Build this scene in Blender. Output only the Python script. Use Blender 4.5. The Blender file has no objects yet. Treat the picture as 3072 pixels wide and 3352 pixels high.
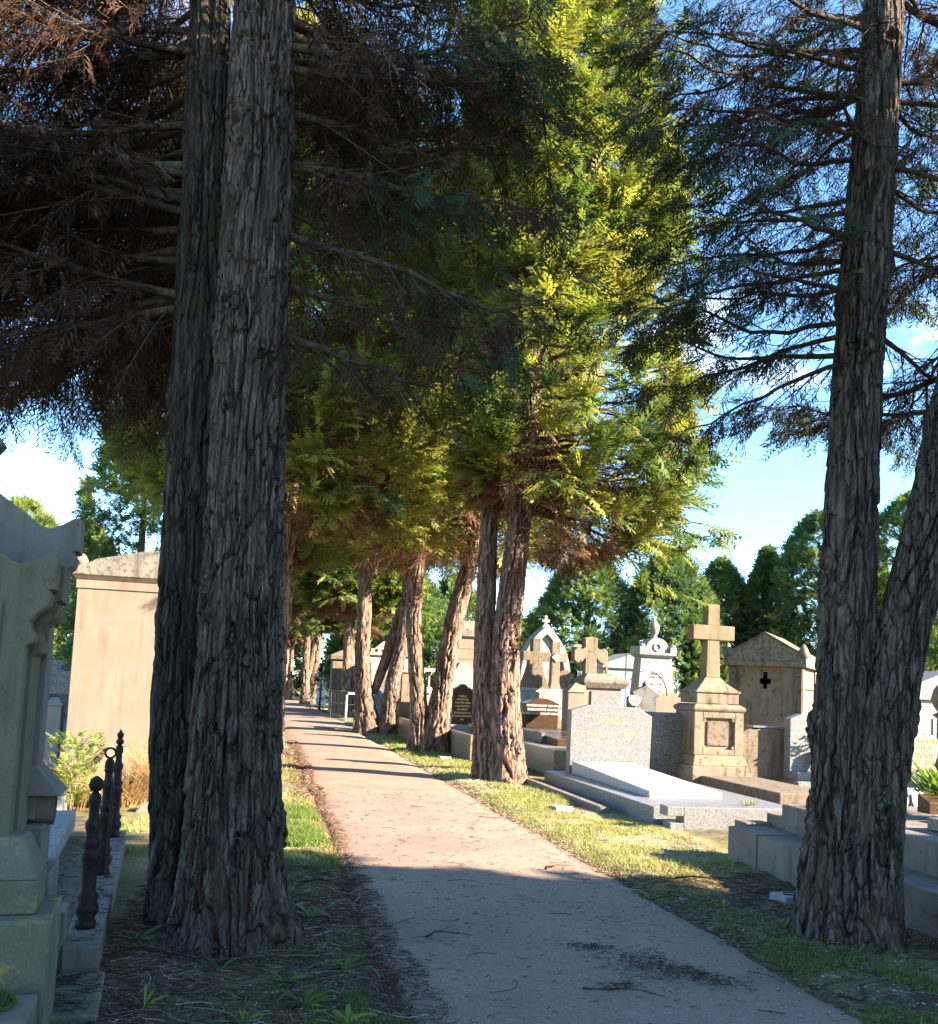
import bpy, math, random
import numpy as np
from mathutils import Matrix, Vector

scene = bpy.context.scene
C = scene.collection
R = math.radians
NX, NY = 0.977, 0.212          # the path runs along (-NY, NX); (NX, NY) points to its right
RZ = math.atan2(NY, NX)
def W(t, s, z=0.0):            # path coordinates (right of the path, along the path) to world
    return (t*NX - s*NY, t*NY + s*NX, z)

# ---------------------------------------------------------------- properties
def tag(o, label=None, cat=None, group=None, kind=None):
    if label: o['label'] = label
    if cat: o['category'] = cat
    if group: o['group'] = group
    if kind: o['kind'] = kind
    return o
def empty(name, loc=(0,0,0), rz=0.0):
    o = bpy.data.objects.new(name, None); C.objects.link(o)
    o.location = loc; o.rotation_euler = (0,0,rz); o.empty_display_size = .1
    return o
def thing(name, label, cat, t, s, z=0.0, rz=0.0, group=None):
    return tag(empty(name, W(t,s,z), RZ+rz), label, cat, group)

# ---------------------------------------------------------------- numpy meshes
def mesh_np(name, V, Q, mat, parent=None, tint=None, smooth=False, origin=None):
    V = np.asarray(V, np.float32)
    if origin is not None: V = V - np.asarray(origin, np.float32)
    Q = np.asarray(Q, np.int32)
    me = bpy.data.meshes.new(name)
    n, k = Q.shape
    me.vertices.add(len(V)); me.vertices.foreach_set('co', V.ravel())
    me.loops.add(n*k); me.loops.foreach_set('vertex_index', Q.ravel())
    me.polygons.add(n); me.polygons.foreach_set('loop_start', np.arange(0, n*k, k, dtype=np.int32))
    if smooth: me.polygons.foreach_set('use_smooth', np.ones(n, bool))
    me.update(calc_edges=True)
    if tint is not None:
        a = me.attributes.new('tint', 'FLOAT', 'POINT')
        a.data.foreach_set('value', np.asarray(tint, np.float32))
    me.materials.append(mat)
    o = bpy.data.objects.new(name, me); C.objects.link(o)
    if parent is not None: o.parent = parent
    return o

def vnoise(x, y, z, seed=0):
    x = np.asarray(x, np.float64); y = np.asarray(y, np.float64); z = np.asarray(z, np.float64)
    xi = np.floor(x).astype(np.int64); yi = np.floor(y).astype(np.int64); zi = np.floor(z).astype(np.int64)
    fx, fy, fz = x-xi, y-yi, z-zi
    fx = fx*fx*(3-2*fx); fy = fy*fy*(3-2*fy); fz = fz*fz*(3-2*fz)
    def h(a, b, c):
        n = (a*374761393 + b*668265263 + c*1274126177 + seed*982451653) & 0xFFFFFFFF
        n = ((n ^ (n >> 13))*1274126177) & 0xFFFFFFFF
        n = ((n ^ (n >> 15))*2246822519) & 0xFFFFFFFF
        return ((n ^ (n >> 16)) & 0xFFFF)/65535.0
    r = 0
    for dx in (0,1):
        wx = fx if dx else 1-fx
        for dy in (0,1):
            wy = fy if dy else 1-fy
            for dz in (0,1):
                wz = fz if dz else 1-fz
                r = r + wx*wy*wz*h(xi+dx, yi+dy, zi+dz)
    return r

def tubes(P, Rd, m=5):
    """P (N,K,3) centre lines, Rd (N,K) radii -> verts, quads"""
    P = np.asarray(P, np.float64); N, K, _ = P.shape
    T = np.gradient(P, axis=1); T /= np.linalg.norm(T, axis=2, keepdims=True)+1e-9
    ref = np.where(np.abs(T[..., 2:3]) > .9, np.array([1.,0,0]), np.array([0,0,1.]))
    A = np.cross(T, ref); A /= np.linalg.norm(A, axis=2, keepdims=True)+1e-9
    B = np.cross(T, A)
    th = np.arange(m)*2*math.pi/m
    V = P[:, :, None, :] + Rd[:, :, None, None]*(np.cos(th)[None, None, :, None]*A[:, :, None, :] + np.sin(th)[None, None, :, None]*B[:, :, None, :])
    i = np.arange(N*K).reshape(N, K)
    a = i[:, :-1]; b = i[:, 1:]
    qs = []
    for j in range(m):
        k = (j+1) % m
        qs.append(np.stack([a*m+j, b*m+j, b*m+k, a*m+k], -1).reshape(-1, 4))
    return V.reshape(-1, 3), np.concatenate(qs)

class NB:                       # collects numpy pieces into one mesh
    def __init__(s): s.v=[]; s.q=[]; s.t=[]; s.n=0
    def add(s, V, Q, t=None):
        s.v.append(V); s.q.append(Q+s.n); s.n += len(V)
        s.t.append(np.zeros(len(V)) if t is None else t)
    def build(s, name, mat, parent=None, origin=None, smooth=False):
        if not s.v: return None
        return mesh_np(name, np.concatenate(s.v), np.concatenate(s.q), mat, parent, np.concatenate(s.t), smooth, origin)

# ---------------------------------------------------------------- hard-surface builder
class MB:
    def __init__(s): s.v=[]; s.f=[]
    def add(s, vs, fs):
        n = len(s.v); s.v += [tuple(p) for p in vs]; s.f += [tuple(i+n for i in f) for f in fs]; return s
    def box(s, x0,x1,y0,y1,z0,z1):
        return s.fru(x0,x1,y0,y1,z0, x0,x1,y0,y1,z1)
    def fru(s, x0,x1,y0,y1,z0, X0,X1,Y0,Y1,z1):
        return s.add([(x0,y0,z0),(x1,y0,z0),(x1,y1,z0),(x0,y1,z0),(X0,Y0,z1),(X1,Y0,z1),(X1,Y1,z1),(X0,Y1,z1)],
                     [(3,2,1,0),(4,5,6,7),(0,1,5,4),(1,2,6,5),(2,3,7,6),(3,0,4,7)])
    def wedge(s, x0,x1,y0,y1,z0,zn,zf):   # top slopes from zn (front) to zf (back)
        return s.add([(x0,y0,z0),(x1,y0,z0),(x1,y1,z0),(x0,y1,z0),(x0,y0,zn),(x1,y0,zn),(x1,y1,zf),(x0,y1,zf)],
                     [(3,2,1,0),(4,5,6,7),(0,1,5,4),(1,2,6,5),(2,3,7,6),(3,0,4,7)])
    def prism(s, pts, y0, y1):            # outline in x,z (counter-clockwise seen from the front), extruded y0..y1
        n = len(pts)
        return s.add([(x,y0,z) for x,z in pts]+[(x,y1,z) for x,z in pts],
                     [tuple(range(n)), tuple(range(2*n-1,n-1,-1))]+[(i,i+n,(i+1)%n+n,(i+1)%n) for i in range(n)])
    def prism_x(s, pts, x0, x1):          # outline in y,z
        n = len(pts)
        return s.add([(x1,y,z) for y,z in pts]+[(x0,y,z) for y,z in pts],
                     [tuple(range(n)), tuple(range(2*n-1,n-1,-1))]+[(i,i+n,(i+1)%n+n,(i+1)%n) for i in range(n)])
    def lathe(s, prof, cx=0, cy=0, n=14):
        vs=[]; fs=[]
        for r,z in prof:
            for j in range(n):
                a=2*math.pi*j/n; vs.append((cx+r*math.cos(a),cy+r*math.sin(a),z))
        for i in range(len(prof)-1):
            for j in range(n):
                k=(j+1)%n; fs.append((i*n+j,i*n+k,(i+1)*n+k,(i+1)*n+j))
        fs.append(tuple(range(n-1,-1,-1))); m=(len(prof)-1)*n; fs.append(tuple(range(m,m+n)))
        return s.add(vs,fs)
    def tube(s, pts, r, n=6):
        P=np.array(pts,float)[None]; V,Q=tubes(P, np.full((1,len(pts)),r) if np.isscalar(r) else np.array(r)[None], n)
        s.add(V.tolist(), [tuple(q) for q in Q.tolist()])
        return s
    def ring(s, cx, cz, y, ro, ri, y1, n=24): # annulus facing front
        a=[2*math.pi*i/n for i in range(n)]
        vs=[(cx+ro*math.cos(t),y,cz+ro*math.sin(t)) for t in a]+[(cx+ri*math.cos(t),y,cz+ri*math.sin(t)) for t in a]
        vs+=[(p[0],y1,p[2]) for p in vs]
        fs=[]
        for i in range(n):
            k=(i+1)%n
            fs+=[(i,k,n+k,n+i),(2*n+i,2*n+k,k,i),(n+i,n+k,3*n+k,3*n+i)]
        return s.add(vs,fs)
    def build(s, name, mat, parent=None, bevel=.008, smooth=False):
        me=bpy.data.meshes.new(name); me.from_pydata(s.v,[],s.f); me.update()
        import bmesh
        bm=bmesh.new(); bm.from_mesh(me); bmesh.ops.recalc_face_normals(bm, faces=bm.faces); bm.to_mesh(me); bm.free()
        me.materials.append(mat)
        if smooth: me.polygons.foreach_set('use_smooth', np.ones(len(me.polygons),bool))
        o=bpy.data.objects.new(name,me); C.objects.link(o)
        if parent is not None: o.parent=parent
        if bevel:
            b=o.modifiers.new('edge','BEVEL'); b.width=bevel; b.segments=2; b.limit_method='ANGLE'; b.angle_limit=R(32)
        return o

def arc(cx, cz, r, a0, a1, n=10, rz=None):
    rz = r if rz is None else rz
    return [(cx+r*math.cos(R(a0+(a1-a0)*i/n)), cz+rz*math.sin(R(a0+(a1-a0)*i/n))) for i in range(n+1)]

def lettering(body, size, loc, mat, parent, name='inscription', depth=.002, align='CENTER', lead=1.2, rz=0.0, tilt=90, bold=0.0):
    cu=bpy.data.curves.new(name,'FONT'); cu.body=body; cu.size=size; cu.align_x=align; cu.align_y='CENTER'
    cu.extrude=depth; cu.space_line=lead; cu.offset=bold; cu.resolution_u=2
    tmp=bpy.data.objects.new(name,cu); C.objects.link(tmp)
    dg=bpy.context.evaluated_depsgraph_get(); dg.update()
    me=bpy.data.meshes.new_from_object(tmp.evaluated_get(dg))
    bpy.data.objects.remove(tmp)
    me.name=name; me.materials.clear(); me.materials.append(mat)
    o=bpy.data.objects.new(name,me); C.objects.link(o)
    o.location=loc; o.rotation_euler=(R(tilt),0,rz); o.parent=parent
    return o

# ---------------------------------------------------------------- materials
class NT:
    def __init__(s, name):
        s.m=bpy.data.materials.new(name); s.m.use_nodes=True
        s.n=s.m.node_tree.nodes; s.l=s.m.node_tree.links
        s.n.clear()
        s.out=s.n.new('ShaderNodeOutputMaterial')
        s.co=s.n.new('ShaderNodeTexCoord')
    def node(s, typ, **kw):
        n=s.n.new(typ)
        for k,v in kw.items(): setattr(n,k,v)
        return n
    def link(s,a,b): s.l.new(a,b)
    def map(s, scale=(1,1,1), src='Object'):
        n=s.node('ShaderNodeMapping'); n.inputs['Scale'].default_value=scale if not np.isscalar(scale) else (scale,)*3
        s.link(s.co.outputs[src], n.inputs['Vector']); return n.outputs[0]
    def noise(s, scale, detail=4, rough=.55, vec=None, dist=0.0):
        n=s.node('ShaderNodeTexNoise'); n.inputs['Scale'].default_value=scale; n.inputs['Detail'].default_value=detail
        n.inputs['Roughness'].default_value=rough; n.inputs['Distortion'].default_value=dist
        s.link(vec if vec is not None else s.co.outputs['Object'], n.inputs['Vector']); return n.outputs['Fac']
    def vor(s, scale, vec=None, out='Distance', feature='F1'):
        n=s.node('ShaderNodeTexVoronoi'); n.feature=feature; n.inputs['Scale'].default_value=scale
        s.link(vec if vec is not None else s.co.outputs['Object'], n.inputs['Vector']); return n.outputs[out]
    def ramp(s, fac, stops, interp='LINEAR'):
        n=s.node('ShaderNodeValToRGB'); n.color_ramp.interpolation=interp
        e=n.color_ramp.elements
        while len(e)<len(stops): e.new(.5)
        for el,(p,c) in zip(e,stops):
            el.position=p; el.color=(c,c,c,1) if np.isscalar(c) else (*c,1)
        s.link(fac,n.inputs[0]); return n.outputs[0]
    def mix(s, fac, a, b, mode='MIX'):
        n=s.node('ShaderNodeMix',data_type='RGBA',blend_type=mode)
        for v,i in ((fac,0),(a,6),(b,7)):
            if hasattr(v,'default_value') or hasattr(v,'links'): s.link(v,n.inputs[i])
            else: n.inputs[i].default_value = v if i==0 else (*v,1)
        return n.outputs[2]
    def math(s, op, a, b=0.0):
        n=s.node('ShaderNodeMath',operation=op)
        for v,i in ((a,0),(b,1)):
            if hasattr(v,'links'): s.link(v,n.inputs[i])
            else: n.inputs[i].default_value=v
        return n.outputs[0]
    def bump(s, h, strength=.4, dist=.01, prev=None):
        n=s.node('ShaderNodeBump'); n.inputs['Strength'].default_value=strength; n.inputs['Distance'].default_value=dist
        s.link(h,n.inputs['Height'])
        if prev is not None: s.link(prev,n.inputs['Normal'])
        return n.outputs[0]
    def bsdf(s, col, rough=.8, normal=None, spec=.3, metal=0.0):
        b=s.node('ShaderNodeBsdfPrincipled')
        if hasattr(col,'links'): s.link(col,b.inputs['Base Color'])
        else: b.inputs['Base Color'].default_value=(*col,1)
        if hasattr(rough,'links'): s.link(rough,b.inputs['Roughness'])
        else: b.inputs['Roughness'].default_value=rough
        b.inputs['Specular IOR Level'].default_value=spec; b.inputs['Metallic'].default_value=metal
        if normal is not None: s.link(normal,b.inputs['Normal'])
        s.link(b.outputs[0], s.out.inputs[0]); return b

def stone(name, a, b, scale=6, grain=.25, lichen=None, lich_amt=.55, streak=None, rough=.85, bump=.35, fine=90):
    t=NT(name)
    big=t.noise(scale*.5,5,.62); med=t.noise(scale*3,4,.6)
    col=t.mix(t.ramp(big,[(.32,0),(.68,1)]), a, b)
    g=t.noise(fine,2,.6)
    col=t.mix(grain, col, t.ramp(g,[(.35,tuple(c*.35 for c in a)),(.5,a),(.68,tuple(min(1,c*1.5) for c in b))]))
    if streak:
        v=t.noise(9,4,.6,t.map((1,1,.09))); w=t.noise(1.6,3,.5)
        f=t.math('MULTIPLY', t.ramp(v,[(.48,0),(.66,1)]), t.ramp(w,[(.4,0),(.6,.85)]))
        col=t.mix(f,col,streak)
    if lichen:
        v=t.math('MULTIPLY', t.ramp(t.noise(scale*1.4,5,.7),[(lich_amt,0),(lich_amt+.09,1)]), t.ramp(med,[(.3,.3),(.6,1)]))
        col=t.mix(v,col,lichen)
    h=t.math('ADD', t.math('MULTIPLY',med,.6), t.math('MULTIPLY',g,.4))
    t.bsdf(col, rough, t.bump(h,bump,.012))
    return t.m

def granite(name, dark, mid, light, scale=55, rough=.45, warm=None):
    t=NT(name)
    n=t.noise(scale,2.5,.75); v=t.vor(scale*1.1,out='Color')
    s1=t.node('ShaderNodeSeparateColor'); t.link(v,s1.inputs[0])
    f=t.math('ADD', t.math('MULTIPLY',n,.62), t.math('MULTIPLY',s1.outputs[0],.38))
    col=t.ramp(f,[(.28,dark),(.44,mid),(.56,mid),(.68,light)])
    w=t.noise(1.3,4,.6)
    col=t.mix(t.ramp(w,[(.35,0),(.75,.35)]),col,warm or tuple(c*.7 for c in mid))
    t.bsdf(col, rough, t.bump(n,.12,.004), spec=.45)
    return t.m

def plain(name, c, rough=.6, metal=0.0, var=.25, scale=12, bump=.15):
    t=NT(name); n=t.noise(scale,4,.6)
    col=t.mix(t.ramp(n,[(.3,0),(.7,1)]), tuple(x*(1-var) for x in c), tuple(min(1,x*(1+var)) for x in c))
    t.bsdf(col, rough, t.bump(n,bump,.006), metal=metal); return t.m

def bark(name, a, b, moss=None, bump=.6, fs=1.0):
    t=NT(name)
    n1=t.noise(30*fs,6,.7,t.map((1,1,.09)),.8); n2=t.noise(2.2,4,.6); n3=t.noise(120*fs,3,.7,t.map((1,1,.3))); n4=t.noise(16*fs,4,.6,t.map((1,1,.25)))
    col=t.mix(t.ramp(n1,[(.38,0),(.60,1)]), a, b)
    col=t.mix(t.ramp(n2,[(.35,0),(.7,.6)]), col, tuple(x*y for x,y in zip(b,(.9,.68,.56))))
    col=t.mix(t.ramp(n4,[(.52,0),(.66,.55)]), col, tuple(min(1,x*1.75) for x in b))
    col=t.mix(t.ramp(n3,[(.30,.75),(.48,0)]), col, a)
    if moss: col=t.mix(t.ramp(t.noise(3.5,4,.65),[(.52,0),(.66,.5)]), col, moss)
    wz=t.node('ShaderNodeTexNoise'); wz.inputs['Scale'].default_value=9*fs; wz.inputs['Detail'].default_value=3
    t.link(t.map((1,1,.3)),wz.inputs['Vector'])
    sc=t.node('ShaderNodeVectorMath',operation='SCALE'); sc.inputs['Scale'].default_value=.09; t.link(wz.outputs['Color'],sc.inputs[0])
    ad=t.node('ShaderNodeVectorMath',operation='ADD'); t.link(t.map((1,1,.075)),ad.inputs[0]); t.link(sc.outputs[0],ad.inputs[1])
    ck=t.math('MAXIMUM',t.ramp(t.vor(21*fs,ad.outputs[0],'Distance','DISTANCE_TO_EDGE'),[(0,0),(.09,1)]),t.ramp(t.noise(7*fs,3,.6,t.map((1,1,.3))),[(.46,0),(.62,.85)]))
    col=t.mix(ck,a,col)
    h=t.math('ADD', t.math('MULTIPLY',n1,.45), t.math('ADD',t.math('MULTIPLY',n3,.35),t.math('MULTIPLY',ck,.5)))
    t.bsdf(col,.9,t.bump(h,bump,.04),spec=.12)
    return t.m

def leaf(name, stops, trans=.3, tcol=1.3, rough=.55):
    t=NT(name)
    a=t.node('ShaderNodeAttribute',attribute_name='tint')
    col=t.ramp(a.outputs['Fac'],stops)
    b=t.node('ShaderNodeBsdfPrincipled'); t.link(col,b.inputs['Base Color']); b.inputs['Roughness'].default_value=rough
    b.inputs['Specular IOR Level'].default_value=.25
    tr=t.node('ShaderNodeBsdfTranslucent'); t.link(t.mix(1.0,col,(tcol,tcol*1.05,tcol*.6),'MULTIPLY'),tr.inputs[0])
    mx=t.node('ShaderNodeMixShader'); mx.inputs[0].default_value=trans
    t.link(b.outputs[0],mx.inputs[1]); t.link(tr.outputs[0],mx.inputs[2]); t.link(mx.outputs[0],t.out.inputs[0])
    return t.m

M={}
M['bark_near']=bark('grey_brown_bark',(.012,.009,.007),(.165,.130,.104),(.050,.047,.022),.9)
M['bark_dark']=bark('dark_mossy_bark',(.011,.009,.007),(.088,.076,.060),(.052,.052,.022),.9)
M['bark_mid']=bark('red_brown_bark',(.038,.025,.018),(.30,.22,.175),None,1.0,.8)
M['twig']=bark('twig_bark',(.025,.018,.012),(.095,.070,.050),(.10,.115,.035),.2)
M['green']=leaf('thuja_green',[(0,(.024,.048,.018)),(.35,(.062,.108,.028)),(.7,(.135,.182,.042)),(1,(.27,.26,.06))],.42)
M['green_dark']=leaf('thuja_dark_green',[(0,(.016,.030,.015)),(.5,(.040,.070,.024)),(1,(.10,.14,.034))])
M['bg_green']=leaf('cypress_green',[(0,(.036,.074,.040)),(.45,(.092,.160,.064)),(.8,(.19,.24,.065)),(1,(.25,.29,.08))],.38)
M['dead']=leaf('dead_brown_spray',[(0,(.032,.017,.012)),(.5,(.11,.055,.034)),(1,(.28,.165,.10))],.25,1.2,.8)
M['granite']=granite('grey_granite',(.055,.055,.056),(.15,.15,.15),(.26,.258,.25),75)
M['granite_pale']=granite('pale_granite',(0.176,0.176,0.176),(0.368,0.368,0.360),(0.496,0.488,0.472),75,.3)  # granite lightened so the slab's top looks white with sun
M['granite_dark']=granite('dark_granite',(.03,.03,.028),(.13,.125,.11),(.30,.28,.25),60)
M['granite_brown']=granite('brown_granite',(0.080,0.056,0.036),(0.216,0.160,0.104),(0.336,0.264,0.192),50,.3)
M['granite_block']=stone('weathered_block_granite',(0.135,0.111,0.089),(0.196,0.169,0.141),5,.22,(0.088,0.071,0.054),.58,(0.095,0.073,0.054),.9,.35)
M['limestone']=stone('cream_limestone',(0.198,0.142,0.104),(0.245,0.181,0.135),3,.16,(0.139,0.099,0.071),.62,(0.154,0.106,0.075),.9,.2)
M['limestone_old']=stone('weathered_limestone',(0.154,0.119,0.081),(0.243,0.198,0.140),5,.3,(0.070,0.049,0.031),.55,(0.055,0.038,0.024),.92,.7)
M['slab_old']=stone('lichened_stone',(0.128,0.097,0.068),(0.202,0.160,0.120),9,.45,(0.069,0.051,0.035),.52,(0.069,0.048,0.033),.95,.8)
M['cross_stone']=stone('ochre_lichened_stone',(0.148,0.120,0.081),(0.215,0.183,0.131),5,.35,(0.187,0.120,0.029),.50,(0.071,0.051,0.031),.92,.6)
M['coping']=stone('mossy_coping',(0.161,0.139,0.111),(0.238,0.208,0.167),10,.45,(0.071,0.069,0.050),.50,(0.060,0.054,0.042),.95,.7)
M['white_stone']=stone('pale_stone',(0.222,0.214,0.201),(0.296,0.288,0.272),4,.25,(0.116,0.111,0.100),.58,(0.116,0.111,0.103),.85,.4)
M['grey_stone']=stone('grey_stone',(0.203,0.195,0.183),(0.297,0.291,0.270),6,.3,(0.135,0.129,0.115),.58,(0.115,0.108,0.095),.9,.4)
M['concrete']=stone('green_grey_concrete',(0.124,0.107,0.063),(0.200,0.168,0.109),3,.12,(0.080,0.075,0.032),.57,(0.064,0.060,0.028),.93,.25)
M['concrete_pale']=stone('pale_grey_concrete',(0.159,0.135,0.106),(0.229,0.191,0.151),3,.12,(0.106,0.093,0.058),.62,(0.097,0.085,0.054),.93,.25)
M['lichen_base']=stone('lichened_base_stone',(0.125,0.118,0.075),(0.200,0.176,0.119),4,.16,(0.324,0.219,0.054),.57,(0.105,0.101,0.054),.95,.5)
M['dark_stone']=stone('black_stained_stone',(.05,.05,.05),(.20,.20,.19),3,.3,(.04,.04,.04),.52,None,.9,.4)
M['black']=plain('black_polished_granite',(.02,.018,.016),.18)
M['brown_polish']=plain('dark_brown_granite',(.060,.035,.022),.25)
M['blue_polish']=plain('blue_grey_polished_granite',(.12,.16,.22),.12)
M['iron']=plain('rusty_iron',(.035,.022,.018),.7,.3,.5,30,.5)
M['black_iron']=plain('black_painted_iron',(.02,.02,.022),.5,.2)
M['white']=plain('white_enamel',(.78,.78,.77),.5)
M['gold']=plain('gold_letters',(.62,.42,.14),.4)
M['engr']=plain('faded_gilt_engraving',(.34,.225,.15),.7)
M['pale_letter']=plain('pale_letters',(.66,.62,.55),.6)
M['blue_panel']=plain('sky_blue_enamel',(.28,.45,.72),.35)
M['marble']=plain('blue_white_marble',(.55,.60,.66),.3)
M['red_flower']=plain('red_petals',(.62,.05,.07),.6)
M['pink_flower']=plain('faded_red_petals',(.45,.14,.11),.6)
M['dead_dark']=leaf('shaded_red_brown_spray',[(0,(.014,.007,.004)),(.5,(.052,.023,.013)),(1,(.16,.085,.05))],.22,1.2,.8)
M['plant']=leaf('plant_leaf',[(0,(.03,.06,.015)),(.5,(.09,.16,.03)),(1,(.22,.27,.05))],.3)
M['straw']=leaf('dry_grass',[(0,(.16,.085,.035)),(.5,(.34,.20,.085)),(1,(.52,.36,.18))],.25)
M['grass']=leaf('grass_blade',[(0,(.035,.06,.015)),(.45,(.10,.16,.03)),(.75,(.22,.24,.06)),(1,(.42,.36,.16))],.3)
M['litter']=leaf('needle_litter',[(0,(.030,.018,.013)),(.5,(.10,.058,.038)),(.8,(.22,.13,.075)),(1,(.46,.38,.27))],.05,1,.9)
M['pebble']=leaf('pebble',[(0,(.16,.15,.14)),(1,(.62,.60,.57))],0,1,.8)
# ---------------------------------------------------------------- trunks
TR={
'L1A':[(-1.32,5.88,-0.05,0.335),(-1.36,5.88,.30,.295),(-1.39,5.88,0.75,0.275),(-1.42,5.88,1.85,0.242),(-1.45,5.88,2.66,0.226),(-1.49,5.88,4.33,0.220),(-1.53,5.88,6.09,0.202),(-1.57,5.88,8.5,.15)],
'L1B':[(-1.700,6.15,-0.08,0.235),(-1.860,6.32,0.90,0.190),(-1.950,6.42,1.84,0.170),(-1.985,6.45,3.02,0.166),(-2.020,6.45,4.45,0.164),(-2.050,6.45,5.60,0.160),(-2.080,6.45,6.40,0.155),(-2.150,6.45,8.60,0.110)],
'T1A':[(2.57,6.50,-.03,0.245),(2.58,6.50,0.98,0.178),(2.63,6.50,2.07,0.182),(2.68,6.50,3.69,0.169),(2.77,6.50,5.20,0.165),(2.86,6.50,6.77,0.141),(2.95,6.5,9,.10)],
'T1B':[(2.69,6.40,-0.03,0.262),(2.80,6.40,1.01,0.205),(2.94,6.40,1.90,0.177),(3.06,6.40,2.46,0.173),(3.18,6.40,2.97,0.166),(3.33,6.40,3.69,0.159),(3.61,6.40,5.19,0.145),(4.0,6.4,7.4,.1)],
'T2A':[(0.46,16.00,-0.03,0.260),(0.31,16.00,2.04,0.199),(0.28,16.00,4.66,0.147),(0.26,16.00,7.37,0.121),(0.19,16.00,11.09,0.095),(.15,16,14,.05)],
'T2B':[(0.78,15.90,-0.03,0.327),(0.65,15.90,2.05,0.265),(0.82,15.90,4.67,0.198),(0.91,15.90,6.46,0.172),(0.93,15.90,9.20,0.138),(0.91,15.90,12.02,0.103),(.9,15.9,15,.05)],
'T3A':[(-0.93,22.00,-0.03,0.286),(-1.12,22.00,1.54,0.179),(-1.29,22.00,3.31,0.179),(-1.22,22.00,4.89,0.155),(-1.12,22.00,6.97,0.131),(-1.24,22.00,10.72,0.095),(-1.3,22,14,.05)],
'T3B':[(-0.69,22.00,-0.03,0.357),(-0.56,22.00,1.21,0.250),(-0.28,22.00,3.36,0.226),(0.02,22.00,4.70,0.202),(0.30,22.00,6.42,0.167),(0.47,22.00,9.53,0.119),(.5,22,13,.05)],
'T4A':[(-2.85,28.80,-0.04,0.405),(-3.14,28.80,1.75,0.249),(-3.21,28.80,3.77,0.234),(-3.25,28.80,5.67,0.203),(-3.39,28.80,9.35,0.156),(-3.4,28.8,13,.05)],
'T4B':[(-2.27,28.70,-0.03,0.311),(-2.20,28.70,1.64,0.217),(-1.96,28.70,3.04,0.225),(-1.85,28.70,5.40,0.202),(-1.69,28.70,8.60,0.140),(-1.6,28.7,12,.05)],
'T4D':[(-2.80,28.90,1.2,0.12),(-2.35,28.90,2.72,0.188),(-1.98,28.90,4.16,0.172)],
'T5A':[(-5.02,40.00,-0.03,0.24),(-5.09,40.00,2.42,0.162),(-5.11,40.00,4.59,0.152),(-5.25,40.00,7.88,0.130),(-5.3,40,12,.05)],
'T5B':[(-4.68,40.40,-0.03,0.24),(-4.95,40.40,2.44,0.153),(-5.03,40.40,4.63,0.153),(-5.08,40.40,7.95,0.109),(-5.1,40.4,12,.05)],
'L2':[(-3.70,18.00,-0.05,0.321),(-3.70,18.00,2.39,0.253),(-3.66,18.00,5.26,0.234),(-3.64,18.00,6.88,0.195),(-3.75,18.00,11.03,0.136),(-3.8,18,14.5,.05)],
}
def axis(pts, zz):
    """centre and radius of a stem at heights zz (smooth interpolation)"""
    p=np.array(pts); z=p[:,2]
    def f(c):
        d=np.gradient(p[:,c],z)
        i=np.clip(np.searchsorted(z,zz)-1,0,len(z)-2); h=z[i+1]-z[i]; u=np.clip((zz-z[i])/h,0,1)
        a=2*u**3-3*u**2+1; b=u**3-2*u**2+u; c2=-2*u**3+3*u**2; d2=u**3-u**2
        return a*p[i,c]+b*h*d[i]+c2*p[i+1,c]+d2*h*d[i+1]
    return f(0),f(1),np.maximum(f(3),.02)

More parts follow.
